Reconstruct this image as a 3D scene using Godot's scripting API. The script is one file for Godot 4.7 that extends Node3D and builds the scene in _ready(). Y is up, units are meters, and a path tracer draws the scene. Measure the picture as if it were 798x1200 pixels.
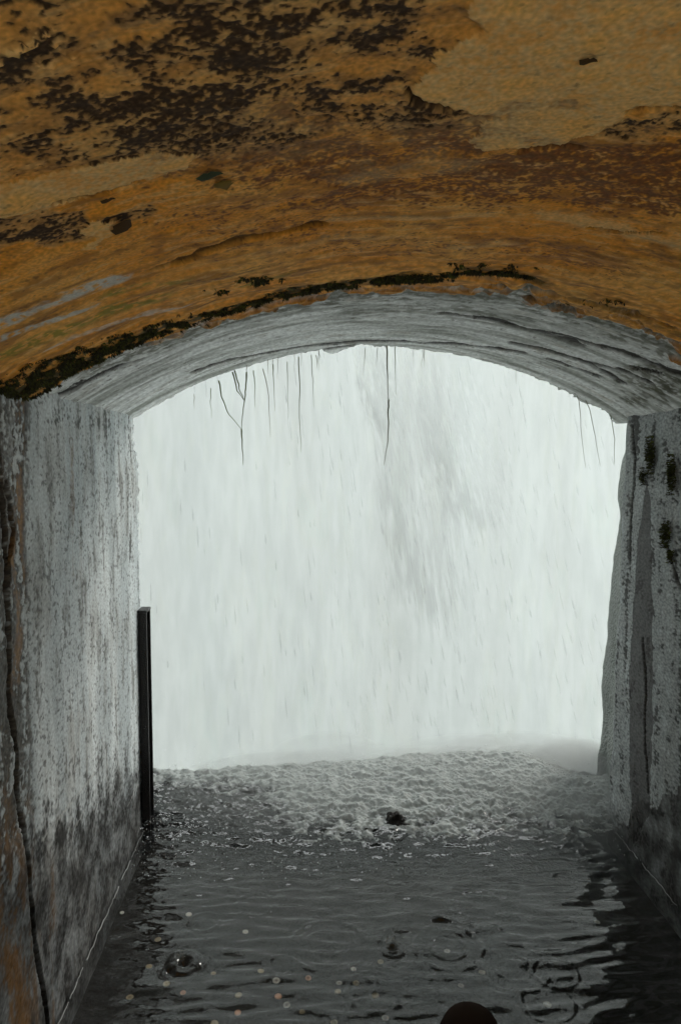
extends Node3D
# A short rock-vaulted tunnel that opens behind a waterfall. Metres, y up, water level at y = 0,
# the tunnel runs along -z; "d" below is the distance along the tunnel (d = -z).

const EYE := Vector3(0, 1.9, 0)
const FOCAL := 850.0            # in photograph pixels (798 x 1200)
const XL := -0.85
const XR := 1.59
const XC := 0.37
const SPRING := 2.12
const CROWN := 2.475
const RAD := 2.274
const ARC := 2.576
const MOUTH := 3.7

var cam_basis := Basis()
var rng := RandomNumberGenerator.new()

# ---------------------------------------------------------------- helpers
class Field:
	var w := 0
	var h := 0
	var u0 := 0.0
	var v0 := 0.0
	var res := 0.0023
	var a := PackedFloat32Array()
	func _init(u_min: float, u_max: float, v_min: float, v_max: float, r: float) -> void:
		u0 = u_min
		v0 = v_min
		res = r
		w = int((u_max - u_min) / r)
		h = int((v_max - v_min) / r)
		a.resize(w * h)
	func stroke(pts: Array, ru: float, rv: float, soft: float, warp: PackedByteArray, amount: float, strength := 1.0) -> void:
		for k in range(pts.size() - 1 if pts.size() > 1 else 1):
			var p: Vector2 = pts[k]
			var q: Vector2 = pts[mini(k + 1, pts.size() - 1)]
			var pp := Vector2(p.x / ru, p.y / rv)
			var qq := Vector2(q.x / ru, q.y / rv)
			var reach := 1.0 + amount
			var x0 := clampi(int((minf(p.x, q.x) - ru * reach - u0) / res), 0, w)
			var x1 := clampi(int((maxf(p.x, q.x) + ru * reach - u0) / res), 0, w)
			var y0 := clampi(int((minf(p.y, q.y) - rv * reach - v0) / res), 0, h)
			var y1 := clampi(int((maxf(p.y, q.y) + rv * reach - v0) / res), 0, h)
			var along := qq - pp
			var ll := maxf(along.length_squared(), 1e-9)
			for y in range(y0, y1):
				for x in range(x0, x1):
					var at := Vector2((u0 + x * res) / ru, (v0 + y * res) / rv)
					var t := clampf((at - pp).dot(along) / ll, 0.0, 1.0)
					var dist := (at - pp - along * t).length() + (warp[y * w + x] / 127.5 - 1.0) * amount
					var val := clampf((1.0 - dist) / soft, 0.0, 1.0) * strength
					var i := y * w + x
					if val > a[i]:
						a[i] = val
	func polygon(pts: Array, warp: PackedByteArray, warp2: PackedByteArray, amount: float) -> void:
		var poly := PackedVector2Array(pts)
		var lo := poly[0]
		var hi := poly[0]
		for p in poly:
			lo = lo.min(p)
			hi = hi.max(p)
		var x0 := clampi(int((lo.x - amount - u0) / res), 0, w)
		var x1 := clampi(int((hi.x + amount - u0) / res), 0, w)
		var y0 := clampi(int((lo.y - amount - v0) / res), 0, h)
		var y1 := clampi(int((hi.y + amount - v0) / res), 0, h)
		for y in range(y0, y1):
			for x in range(x0, x1):
				var i := y * w + x
				var at := Vector2(u0 + x * res + (warp[i] / 127.5 - 1.0) * amount, v0 + y * res + (warp2[i] / 127.5 - 1.0) * amount)
				if Geometry2D.is_point_in_polygon(at, poly):
					a[i] = 1.0
	func at(u: float, v: float) -> float:
		var x := clampi(int((u - u0) / res), 0, w - 1)
		var y := clampi(int((v - v0) / res), 0, h - 1)
		return a[y * w + x]

func noise_bytes(w: int, h: int, size_u: float, size_v: float, sd: int, kind := 0, octaves := 4, seamless := false) -> PackedByteArray:
	# size_u, size_v: feature size in texels
	var n := FastNoiseLite.new()
	n.seed = sd
	n.noise_type = [FastNoiseLite.TYPE_SIMPLEX_SMOOTH, FastNoiseLite.TYPE_CELLULAR, FastNoiseLite.TYPE_VALUE_CUBIC][kind]
	if kind == 1:
		n.cellular_return_type = FastNoiseLite.RETURN_DISTANCE
	n.fractal_type = FastNoiseLite.FRACTAL_FBM
	n.fractal_octaves = octaves
	var ww := w
	var hh := h
	var small := minf(size_u, size_v)
	if size_u > small:
		ww = maxi(8, int(w * small / size_u))
	if size_v > small:
		hh = maxi(8, int(h * small / size_v))
	n.frequency = 1.0 / small
	var im := n.get_seamless_image(ww, hh) if seamless else n.get_image(ww, hh, false, false, true)
	im.convert(Image.FORMAT_L8)
	if ww != w or hh != h:
		im.resize(w, h, Image.INTERPOLATE_CUBIC)
	return im.get_data()

func tex(w: int, h: int, data: PackedByteArray, format := Image.FORMAT_RGB8) -> ImageTexture:
	return ImageTexture.create_from_image(Image.create_from_data(w, h, false, format, data))

func ray(px: float, py: float) -> Vector3:
	return (cam_basis * Vector3((px - 399.0) / FOCAL, (600.0 - py) / FOCAL, -1.0)).normalized()

func on_y(px: float, py: float, y: float) -> Vector3:
	var r := ray(px, py)
	return EYE + r * ((y - EYE.y) / r.y)

func on_d(px: float, py: float, d: float) -> Vector3:
	var r := ray(px, py)
	return EYE + r * ((-d - EYE.z) / r.z)

func on_wall(px: float, py: float, x: float) -> Vector2:      # (d, y) on the plane of a side wall
	var r := ray(px, py)
	var p := EYE + r * ((x - EYE.x) / r.x)
	return Vector2(-p.z, p.y)

func on_vault(px: float, py: float) -> Vector2:               # (s, d) on the vault
	var r := ray(px, py)
	var o := Vector2(EYE.x - XC, EYE.y - (CROWN - RAD))
	var k := Vector2(r.x, r.y)
	var aa := k.length_squared()
	var bb := o.dot(k)
	var cc := o.length_squared() - RAD * RAD
	var t := (-bb + sqrt(maxf(bb * bb - aa * cc, 0.0))) / aa
	var hit := o + k * t
	return Vector2(atan2(hit.x, hit.y) * RAD + ARC / 2.0, -(EYE.z + r.z * t))

func vault_pts(a: Array) -> Array:
	var out := []
	for p in a:
		out.append(on_vault(p[0], p[1]))
	return out

func wall_pts(a: Array, x: float) -> Array:
	var out := []
	for p in a:
		out.append(on_wall(p[0], p[1], x))
	return out

func vault_point(s: float, d: float, h: float) -> Vector3:
	var th := (s - ARC / 2.0) / RAD
	return Vector3(XC + (RAD - h) * sin(th), CROWN - RAD + (RAD - h) * cos(th), -d)

func grid(nu: int, nv: int, p: PackedVector3Array, uv: PackedVector2Array, hint: Vector3, col := PackedColorArray()) -> ArrayMesh:
	var nrm := PackedVector3Array()
	nrm.resize(nu * nv)
	var mid := ((nv - 1) / 2) * nu + (nu - 1) / 2
	if hint == Vector3.ZERO:
		hint = p[mid]      # a closed shape round its own origin: outwards
	var flip := ((p[mid + 1] - p[mid]).cross(p[mid + nu] - p[mid])).dot(hint) < 0.0
	for j in nv:
		var ja := maxi(j - 1, 0) * nu
		var jb := mini(j + 1, nv - 1) * nu
		for i in nu:
			var n := (p[j * nu + mini(i + 1, nu - 1)] - p[j * nu + maxi(i - 1, 0)]).cross(p[jb + i] - p[ja + i]).normalized()
			nrm[j * nu + i] = -n if flip else n
	var ix := PackedInt32Array()
	ix.resize((nu - 1) * (nv - 1) * 6)
	var k := 0
	for j in nv - 1:
		for i in nu - 1:
			var a := j * nu + i
			var b := a + 1
			var c := a + nu + 1
			var e := a + nu
			if flip:
				ix[k] = a; ix[k + 1] = b; ix[k + 2] = c; ix[k + 3] = a; ix[k + 4] = c; ix[k + 5] = e
			else:
				ix[k] = a; ix[k + 1] = c; ix[k + 2] = b; ix[k + 3] = a; ix[k + 4] = e; ix[k + 5] = c
			k += 6
	var arr := []
	arr.resize(Mesh.ARRAY_MAX)
	arr[Mesh.ARRAY_VERTEX] = p
	arr[Mesh.ARRAY_NORMAL] = nrm
	if uv.size():
		arr[Mesh.ARRAY_TEX_UV] = uv
	if col.size():
		arr[Mesh.ARRAY_COLOR] = col
	arr[Mesh.ARRAY_INDEX] = ix
	var m := ArrayMesh.new()
	m.add_surface_from_arrays(Mesh.PRIMITIVE_TRIANGLES, arr)
	return m

func obj(called: String, m: Mesh, mat: Material, parent: Node = null) -> MeshInstance3D:
	var o := MeshInstance3D.new()
	o.name = called
	o.mesh = m
	o.material_override = mat
	(parent if parent else self).add_child(o, true)
	return o

func thing(called: String, label: String, category: String, at := Vector3.ZERO, group := "") -> Node3D:
	var o := Node3D.new()
	o.name = numbered(called)
	add_child(o)
	o.position = at
	tag(o, label, category, group)
	return o

var used := {}
func numbered(called: String) -> String:
	var n: int = used.get(called, 0)
	used[called] = n + 1
	return called if n == 0 else "%s_%03d" % [called, n]

func tag(o: Node, label: String, category: String, group := "", kind := "") -> void:
	if label: o.set_meta("label", label)
	if category: o.set_meta("category", category)
	if group: o.set_meta("group", group)
	if kind: o.set_meta("kind", kind)

func srgb(r: float, g: float, b: float, al := 1.0) -> Color:    # linear base colour -> albedo_color
	return Color(r, g, b, al).linear_to_srgb()

func plain(r: float, g: float, b: float, rough: float) -> StandardMaterial3D:
	var m := StandardMaterial3D.new()
	m.albedo_color = srgb(r, g, b)
	m.roughness = rough
	return m

func relief(m: StandardMaterial3D, size: float, cm: float, sd: int) -> void:   # fine world-space relief
	var n := FastNoiseLite.new()
	n.seed = sd
	n.frequency = 0.03
	n.fractal_octaves = 5
	var t := NoiseTexture2D.new()
	t.width = 512
	t.height = 512
	t.seamless = true
	t.noise = n
	m.heightmap_enabled = true
	m.heightmap_texture = t
	m.heightmap_scale = cm
	m.uv1_triplanar = true
	m.uv1_world_triplanar = true
	m.uv1_scale = Vector3.ONE / size

func tube(st: SurfaceTool, pts: Array, r0: float, r1: float, sides := 6) -> void:
	var n := pts.size()
	for k in n - 1:
		var a: Vector3 = pts[k]
		var b: Vector3 = pts[k + 1]
		var ra := lerpf(r0, r1, float(k) / (n - 1))
		var rb := lerpf(r0, r1, float(k + 1) / (n - 1))
		var dir := (b - a).normalized()
		var sx := dir.cross(Vector3(0.3, 0.1, 0.95)).normalized()
		var sy := dir.cross(sx)
		for i in sides:
			var t0 := TAU * i / sides
			var t1 := TAU * (i + 1) / sides
			var n0 := sx * cos(t0) + sy * sin(t0)
			var n1 := sx * cos(t1) + sy * sin(t1)
			for v in [[a, n0, ra], [b, n0, rb], [b, n1, rb], [a, n0, ra], [b, n1, rb], [a, n1, ra]]:
				st.set_normal(v[1])
				st.add_vertex(v[0] + v[1] * v[2])

func lathe(profile: Array, sides: int) -> ArrayMesh:      # profile: Vector2(radius, height)
	var p := PackedVector3Array()
	for q in profile:
		for i in sides + 1:
			var t := TAU * i / sides
			p.append(Vector3(cos(t) * q.x, q.y, sin(t) * q.x))
	var at: Vector2 = profile[(profile.size() - 1) / 2]
	var to: Vector2 = profile[(profile.size() - 1) / 2 + 1]
	var out := Vector2(to.y - at.y, at.x - to.x)         # profiles run upwards, or inwards over the top
	if profile[0].x < profile[1].x and profile[0].y >= profile[-1].y:
		out = -out                                       # or outwards and down
	var th := TAU * (sides / 2) / sides
	return grid(sides + 1, profile.size(), p, PackedVector2Array(), Vector3(cos(th) * out.x, out.y, sin(th) * out.x))

func stone_box(lo: Vector3, hi: Vector3) -> BoxMesh:
	var b := BoxMesh.new()
	b.size = hi - lo
	return b

# ---------------------------------------------------------------- scene
func _ready() -> void:
	rng.seed = 7
	# camera
	var cam := Camera3D.new()
	cam.name = "camera"
	cam_basis = Basis(Vector3.UP, -atan(41.0 / FOCAL)) * Basis(Vector3.RIGHT, -atan(60.0 / FOCAL))
	cam.transform = Transform3D(cam_basis, EYE)
	cam.fov = rad_to_deg(2.0 * atan(600.0 / FOCAL))
	cam.near = 0.05
	cam.far = 2000.0
	add_child(cam)
	# sky: even overcast, brightest overhead
	var sky_mat := ProceduralSkyMaterial.new()
	sky_mat.sky_top_color = Color(0.98, 1.0, 0.995)
	sky_mat.sky_horizon_color = Color(0.66, 0.69, 0.68)
	sky_mat.ground_horizon_color = Color(0.66, 0.69, 0.68)
	sky_mat.ground_bottom_color = Color(0.66, 0.69, 0.68)
	sky_mat.sky_curve = 0.3
	var sky := Sky.new()
	sky.sky_material = sky_mat
	var env := Environment.new()
	env.background_mode = Environment.BG_SKY
	env.sky = sky
	env.background_energy_multiplier = 3.4
	env.tonemap_mode = Environment.TONE_MAPPER_LINEAR
	env.tonemap_exposure = 1.75
	env.sdfgi_enabled = true
	env.ssao_enabled = true
	env.ssil_enabled = true
	env.volumetric_fog_enabled = true
	env.volumetric_fog_density = 0.0
	var we := WorldEnvironment.new()
	we.name = "environment"
	we.environment = env
	add_child(we)
	# the sun behind cloud, over the river and to the right of the tunnel mouth
	var sun := DirectionalLight3D.new()
	sun.name = "sun"
	sun.light_energy = 0.5
	sun.light_angular_distance = 20.0
	sun.light_color = Color(1.0, 0.98, 0.95)
	sun.shadow_enabled = true
	sun.look_at_from_position(Vector3(7, 6.5, -6), Vector3(0, 0, 0), Vector3.UP)
	add_child(sun)

	for step in [build_vault, build_left_wall, build_right_wall, build_enclosure, build_outside, build_waterfall, build_channel, build_small_things]:
		step.call()

# ---------------------------------------------------------------- vault
var edge_s := PackedFloat32Array()
var edge_d := PackedFloat32Array()

func edge_at(s: float) -> float:      # d of the line where the ochre rock stops and the grey soffit begins
	if s <= edge_s[0]:
		return edge_d[0]
	for k in range(1, edge_s.size()):
		if s < edge_s[k]:
			return lerpf(edge_d[k - 1], edge_d[k], (s - edge_s[k - 1]) / (edge_s[k] - edge_s[k - 1]))
	return edge_d[edge_d.size() - 1]

func build_vault() -> void:
	for p in [[0, 475], [50, 455], [110, 420], [200, 385], [300, 354], [420, 334], [520, 326], [620, 330], [700, 352], [798, 392]]:
		var q := on_vault(p[0], p[1])
		edge_s.append(q.x)
		edge_d.append(q.y)
	var s0 := -0.05
	var s1 := ARC + 0.05
	var d0 := 0.7
	var d1 := 3.76
	var res := 0.0023
	var dark := Field.new(s0, s1, d0, d1, res)     # weight of the dark mottling
	var plate := Field.new(s0, s1, d0, d1, res)    # pale skin of render that still adheres
	var rust := Field.new(s0, s1, d0, d1, res)
	var pale := Field.new(s0, s1, d0, d1, res)     # grey lime streaks
	var algae := Field.new(s0, s1, d0, d1, res)
	var crack := Field.new(s0, s1, d0, d1, res)
	var tan_streak := Field.new(s0, s1, d0, d1, res)
	var w := dark.w
	var h := dark.h
	var nbig := noise_bytes(w, h, 260, 180, 1)
	var nmid := noise_bytes(w, h, 55, 40, 2)
	var npatch := noise_bytes(w, h, 26, 20, 3)
	var nblot := noise_bytes(w, h, 7, 6, 9, 0, 5)
	var nband := noise_bytes(w, h, 260, 50, 10)
	var nfar := noise_bytes(w, h, 11, 24, 12, 0, 4)
	var nfine := noise_bytes(w, h, 9, 9, 4)
	var nfine2 := noise_bytes(w, h, 5, 5, 5, 0, 2)
	var nstreak := noise_bytes(w, h, 170, 14, 6)
	var nstreak2 := noise_bytes(w, h, 420, 26, 7)
	var nbroad := noise_bytes(w, h, 400, 60, 8)
	# dark mottling
	dark.stroke(vault_pts([[0, 60], [150, 70], [300, 60], [470, 70]]), 0.26, 0.26, 0.5, nmid, 0.35, 0.98)
	dark.stroke(vault_pts([[60, 20], [240, 15], [420, 5]]), 0.2, 0.12, 0.6, nmid, 0.3, 1.0)
	dark.stroke(vault_pts([[20, 150], [160, 140], [330, 125]]), 0.14, 0.18, 0.6, nmid, 0.5, 0.95)
	dark.stroke(vault_pts([[-30, 262], [40, 256], [80, 254]]), 0.05, 0.075, 0.35, nmid, 0.7, 1.7)
	dark.stroke(vault_pts([[690, 15], [720, 8]]), 0.05, 0.04, 0.4, nmid, 0.6, 1.3)
	dark.stroke(vault_pts([[688, 46], [715, 44]]), 0.035, 0.03, 0.4, nmid, 0.6, 1.3)
	dark.stroke(vault_pts([[735, 135], [798, 125]]), 0.06, 0.06, 0.5, nmid, 0.6, 1.0)
	dark.stroke(vault_pts([[125, 245], [165, 238]]), 0.035, 0.035, 0.4, nmid, 0.6, 1.3)
	# rusty red-brown
	rust.stroke(vault_pts([[570, 180], [650, 180], [780, 190]]), 0.16, 0.16, 0.6, nmid, 0.6, 1.0)
	rust.stroke(vault_pts([[480, 130], [540, 140], [600, 120]]), 0.1, 0.12, 0.7, nmid, 0.6, 1.0)
	rust.stroke(vault_pts([[260, 150], [380, 170], [430, 190]]), 0.16, 0.18, 0.7, nmid, 0.6, 0.9)
	rust.stroke(vault_pts([[400, 215], [520, 205], [600, 215]]), 0.14, 0.12, 0.7, nmid, 0.6, 0.8)
	rust.stroke(vault_pts([[250, 240], [420, 280], [700, 300]]), 0.2, 0.2, 0.9, nmid, 0.5, 0.45)
	rust.stroke(vault_pts([[700, 215], [798, 225]]), 0.1, 0.12, 0.7, nmid, 0.6, 0.9)
	# render plates
	plate.polygon(vault_pts([[478, 92], [492, 62], [520, 42], [545, 12], [548, -60], [830, -60], [830, 104], [742, 108], [735, 118], [702, 140], [668, 152], [600, 158], [568, 162], [540, 150], [560, 120], [522, 109], [492, 104]]), nmid, nbig, 0.035)
	plate.polygon(vault_pts([[-40, 205], [30, 192], [90, 178], [160, 166], [232, 164], [215, 180], [150, 200], [70, 222], [20, 232], [-40, 245]]), nmid, nbig, 0.02)
	plate.polygon(vault_pts([[0, 30], [34, 22], [40, 52], [0, 60]]), nfine, nmid, 0.05)
	plate.polygon(vault_pts([[85, 250], [115, 232], [128, 245], [112, 278], [90, 262]]), nmid, nbig, 0.05)
	tan_streak.stroke(vault_pts([[650, 244], [720, 256], [798, 276]]), 0.05, 0.05, 0.6, nmid, 0.8, 1.0)
	tan_streak.stroke(vault_pts([[400, 246], [480, 242], [560, 240]]), 0.05, 0.022, 0.6, nmid, 0.6, 0.8)
	tan_streak.stroke(vault_pts([[530, 278], [600, 276]]), 0.04, 0.025, 0.7, nmid, 0.6, 0.7)
	tan_streak.stroke(vault_pts([[430, 190], [520, 178]]), 0.1, 0.06, 0.8, nmid, 0.6, 0.6)
	tan_streak.stroke(vault_pts([[330, 280], [420, 265]]), 0.1, 0.03, 0.8, nmid, 0.6, 0.5)
	# grey lime, algae
	pale.stroke(vault_pts([[8, 362], [60, 340], [132, 318]]), 0.05, 0.035, 0.5, nmid, 0.8, 1.0)
	pale.stroke(vault_pts([[0, 384], [50, 366], [95, 352]]), 0.03, 0.02, 0.5, nmid, 0.8, 1.0)
	pale.stroke(vault_pts([[60, 395], [130, 372], [210, 352]]), 0.05, 0.02, 0.5, nmid, 0.9, 0.6)
	algae.stroke(vault_pts([[-10, 408], [60, 380], [130, 352], [180, 342]]), 0.06, 0.05, 0.8, nmid, 0.6, 0.9)
	algae.stroke(vault_pts([[125, 335], [165, 323]]), 0.04, 0.03, 0.8, nmid, 0.6, 0.8)
	algae.stroke(vault_pts([[290, 324], [325, 314]]), 0.05, 0.04, 0.8, nmid, 0.6, 0.8)
	algae.stroke(vault_pts([[190, 325], [215, 318]]), 0.04, 0.03, 0.8, nmid, 0.6, 0.6)
	# cracks and lifted edges
	crack.stroke(vault_pts([[180, 304], [215, 294], [262, 274], [310, 265], [372, 254]]), 0.03, 0.022, 0.5, nmid, 0.7)
	crack.stroke(vault_pts([[476, 90], [484, 102], [524, 108]]), 0.007, 0.010, 0.6, nfine, 0.4)
	crack.stroke(vault_pts([[742, 110], [798, 106]]), 0.007, 0.010, 0.6, nfine, 0.4)
	crack.stroke(vault_pts([[60, 225], [120, 212], [160, 199]]), 0.006, 0.009, 0.6, nfine, 0.6)
	crack.stroke(vault_pts([[610, 162], [640, 156], [680, 158]]), 0.007, 0.010, 0.6, nfine, 0.5)
	crack.stroke(vault_pts([[690, 257], [730, 262], [770, 262]]), 0.008, 0.008, 0.6, nfine, 0.5)
	# open joints in the grey soffit, running with the arch
	var mould := Field.new(s0, s1, d0, d1, res)
	mould.stroke(vault_pts([[-30, 470], [20, 448], [70, 424]]), 0.10, 0.14, 0.6, nmid, 0.7, 1.0)
	mould.stroke(vault_pts([[70, 424], [130, 398], [190, 376]]), 0.06, 0.09, 0.6, nmid, 0.8, 1.0)
	mould.stroke(vault_pts([[190, 376], [240, 362], [290, 350], [340, 336]]), 0.05, 0.05, 0.6, nmid, 0.9, 1.0)
	mould.stroke(vault_pts([[340, 333], [390, 326], [420, 321]]), 0.05, 0.06, 0.6, nmid, 0.9, 1.0)
	mould.stroke(vault_pts([[440, 320], [505, 316]]), 0.05, 0.06, 0.6, nmid, 0.9, 1.0)
	mould.stroke(vault_pts([[545, 306], [600, 312], [640, 324]]), 0.04, 0.04, 0.8, nmid, 0.9, 0.8)
	mould.stroke(vault_pts([[650, 330], [720, 352], [798, 385]]), 0.05, 0.06, 0.9, nmid, 1.0, 0.6)
	mould.stroke(vault_pts([[740, 470], [770, 462], [800, 440]]), 0.06, 0.10, 0.9, nmid, 1.0, 0.8)
	var grime := Field.new(s0, s1, d0, d1, res)
	grime.stroke(vault_pts([[110, 432], [200, 396], [300, 364], [420, 345], [520, 337]]), 0.06, 0.16, 0.5, nmid, 0.9, 1.0)
	grime.stroke(vault_pts([[520, 340], [620, 346], [700, 368], [798, 408]]), 0.08, 0.24, 0.6, nmid, 0.9, 1.0)
	grime.stroke(vault_pts([[420, 366], [520, 362], [600, 372]]), 0.10, 0.14, 0.7, nmid, 1.0, 0.8)
	grime.stroke(vault_pts([[750, 440], [798, 455]]), 0.10, 0.3, 0.7, nmid, 0.9, 1.0)
	var joint := Field.new(s0, s1, d0, d1, res)
	for a in [[[60, 468], [84, 458], [122, 437], [165, 421]], [[230, 435], [265, 423], [320, 413], [395, 403]], [[300, 486, 0], [350, 468, 0], [400, 440, 0]], [[295, 446], [340, 434], [395, 414]], [[150, 498], [190, 476], [245, 454]], [[84, 458], [122, 437]], [[405, 402], [500, 402], [610, 413]], [[520, 367], [560, 372], [610, 384], [680, 404]], [[600, 402], [690, 426], [728, 448]], [[640, 420], [700, 440]], [[690, 425], [735, 436], [760, 448]], [[620, 386], [720, 410], [798, 440]], [[240, 448], [300, 428], [380, 410], [410, 405]], [[620, 348], [740, 380]]]:
		joint.stroke(vault_pts(a), 0.03, 0.034, 0.7, nmid, 0.6)
	joint.stroke(vault_pts([[384, 416], [398, 412]]), 0.05, 0.05, 0.8, nfine, 0.9)
	joint.stroke(vault_pts([[88, 452], [105, 446], [125, 436]]), 0.03, 0.035, 0.7, nfine, 0.9)
	joint.stroke(vault_pts([[745, 432], [768, 436]]), 0.03, 0.03, 0.7, nfine, 0.9)

	var edge := PackedFloat32Array()
	edge.resize(w)
	for x in w:
		edge[x] = edge_at(s0 + x * res)
	var rgb := PackedByteArray()
	rgb.resize(w * h * 3)
	var hgt := PackedFloat32Array()
	hgt.resize(w * h)
	var c_ochre := Vector3(0.86, 0.46, 0.105)  # ochre and orange stain, with a warm lamplight cast painted in
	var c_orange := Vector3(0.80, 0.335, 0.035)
	var c_rust := Vector3(0.26, 0.080, 0.018)
	var c_dark := Vector3(0.050, 0.027, 0.012)
	var c_brown := Vector3(0.16, 0.085, 0.035)
	var c_plate := Vector3(0.78, 0.54, 0.24)
	var c_grey := Vector3(0.78, 0.80, 0.79)
	var c_dim := Vector3(0.33, 0.34, 0.31)
	var c_lime := Vector3(0.62, 0.62, 0.57)
	var c_algae := Vector3(0.30, 0.25, 0.03)
	for y in h:
		var d := d0 + y * res
		for x in w:
			var i := y * w + x
			var big := nbig[i] / 255.0
			var mid := nmid[i] / 255.0
			var pat := npatch[i] / 255.0
			var fin := nfine[i] / 255.0
			var fin2 := nfine2[i] / 255.0
			var far := smoothstep(1.2, 2.3, d)
			fin2 = lerpf(fin2, nfar[i] / 255.0, far)
			fin = lerpf(fin, nfar[i] / 255.0, far * 0.6)
			var stk := nstreak[i] / 255.0
			var stk2 := nstreak2[i] / 255.0
			var rgt := float(x) / w
			var e := edge[x] + (mid - 0.5) * (0.12 + 0.3 * rgt) + (nband[i] / 255.0 - 0.5) * (0.1 + 0.5 * rgt)
			var g := smoothstep(-0.03, 0.05 + 0.1 * rgt, d - e)          # 1 on the grey soffit
			var c := Vector3()
			var hh := 0.0
			if g < 1.0:
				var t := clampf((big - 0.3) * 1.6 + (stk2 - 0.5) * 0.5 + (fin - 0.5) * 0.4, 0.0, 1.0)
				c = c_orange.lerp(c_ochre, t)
				hh = (big - 0.5) * 0.016 + (mid - 0.5) * 0.006 + (stk2 - 0.5) * 0.003 + (fin - 0.5) * 0.0015
				var pl := plate.a[i]
				var wash := smoothstep(0.46, 0.66, nband[i] / 255.0 * 0.35 + mid * 0.3 + pat * 0.35)
				c = c.lerp(c_brown.lerp(c_rust, big), wash * (0.3 if pl > 0.5 else 0.5) * (0.6 + 0.8 * fin2))
				c = c.lerp(c_brown, smoothstep(0.58, 0.72, stk * 0.35 + nband[i] / 255.0 * 0.3 + fin * 0.35) * 0.65)
				c = c.lerp(c_plate, smoothstep(0.60, 0.72, (1.0 - stk) * 0.6 + (1.0 - pat) * 0.4) * 0.35)
				var rw := rust.a[i]
				var r := smoothstep(0.66 - 0.31 * rw, 0.78 - 0.29 * rw, nblot[i] / 255.0 * 0.45 + pat * 0.22 + fin * 0.33)
				c = c.lerp(c_rust, rw * 0.5 * smoothstep(0.25, 0.6, pat * 0.6 + mid * 0.4))
				c = c.lerp(c_rust.lerp(c_brown, fin), r * 0.9)
				hh -= r * 0.0012
				var dw := dark.a[i] * (1.0 - pl) * (0.55 + 0.6 * smoothstep(0.3, 0.62, big * 0.5 + mid * 0.5))
				var blot := nblot[i] / 255.0
				var k := smoothstep(0.77 - 0.31 * dw, 0.86 - 0.31 * dw, blot * 0.40 + fin * 0.18 + pat * 0.17 + mid * 0.25)
				if pl < 0.5 and dw > 0.05:
					c = c.lerp(c_plate.lerp(c_brown, 0.25 + 0.5 * pat), minf(dw, 1.0) * 0.6)
				c = c.lerp(c_brown, smoothstep(0.66 - 0.31 * dw, 0.84 - 0.31 * dw, blot * 0.25 + fin * 0.15 + pat * 0.3 + mid * 0.3) * 0.42)
				c = c.lerp(c_dark.lerp(c_brown, maxf(0.0, fin2 - 0.5) * 0.9), k * (1.0 if dw > 0.02 else 0.5))
				hh -= k * 0.0025
				var tk := tan_streak.a[i]
				c = c.lerp(c_plate, tk * 0.7 * (0.5 + fin * 0.5))
				hh += tk * 0.002
				if pl > 0.0:
					var pc := c_plate.lerp(c_ochre, clampf((mid - 0.45) * 2.2, 0.0, 0.8))
					pc = pc.lerp(c_brown, smoothstep(0.66, 0.8, pat * 0.5 + fin * 0.5) * 0.5)
					pc *= 0.86 + 0.28 * fin2
					c = c.lerp(pc, clampf(0.55 + (mid - 0.35) * 1.5 + (fin - 0.5), 0.35, 1.0))
					hh += 0.0035 - (mid - 0.5) * 0.003
				var al := algae.a[i] * smoothstep(0.3, 0.6, pat + (fin - 0.5) * 0.5)
				c = c.lerp(c_algae, minf(al * 1.3, 1.0) * 0.9)
				var pa := pale.a[i] * smoothstep(0.25, 0.5, fin * 0.6 + pat * 0.4)
				c = c.lerp(c_lime, pa * 0.9)
				c = c.lerp(Vector3(0.03, 0.026, 0.012).lerp(Vector3(0.08, 0.07, 0.02), fin), mould.a[i] * smoothstep(0.3, 0.5, pat * 0.5 + fin * 0.5) * 0.95)
				var cr := crack.a[i]
				c = c.lerp(c_dark, cr * 0.85)
				hh -= cr * 0.012
				c *= (0.86 + 0.28 * fin2) if pl > 0.5 else (0.62 + 0.76 * fin2)
				hh += 0.022
			if g > 0.0:
				var band := nband[i] / 255.0
				var gc := c_dim.lerp(c_grey, clampf(0.62 + (band - 0.45) * 1.6 + (nbroad[i] / 255.0 - 0.5) * 1.2, 0.0, 1.0))
				gc = gc.lerp(Vector3(0.30, 0.25, 0.17), smoothstep(0.6, 0.85, nbroad[i] / 255.0 * 0.6 + mid * 0.4) * 0.45)
				var sp := smoothstep(0.62, 0.74, band * 0.35 + nbroad[i] / 255.0 * 0.2 + mid * 0.2 + fin * 0.25)
				gc = gc.lerp(Vector3(0.15, 0.15, 0.135), sp * 0.6)
				var sp2 := smoothstep(0.64, 0.72, fin * 0.4 + pat * 0.6)
				gc = gc.lerp(Vector3(0.10, 0.09, 0.07), sp2 * 0.6)
				gc = gc.lerp(Vector3(0.03, 0.03, 0.012).lerp(Vector3(0.07, 0.065, 0.02), fin), mould.a[i] * smoothstep(0.3, 0.5, pat * 0.5 + fin * 0.5) * 0.95)
				# patches of olive film close to the rock
				var ol := grime.a[i] * smoothstep(0.36, 0.54, pat * 0.4 + nfar[i] / 255.0 * 0.4 + stk * 0.2)
				gc = gc.lerp(Vector3(0.10, 0.10, 0.065), ol * 0.75)
				var jt := joint.a[i]
				gc = gc.lerp(Vector3(0.03, 0.027, 0.024), jt * 0.95)
				gc *= 0.70 + 0.60 * fin2
				var gh := (stk2 - 0.5) * 0.004 + (mid - 0.5) * 0.005 + (band - 0.5) * 0.006 - jt * 0.010 - sp * 0.001
				c = c.lerp(gc, g)
				hh = lerpf(hh, gh, g)
			hgt[i] = hh
			var j := i * 3
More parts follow.
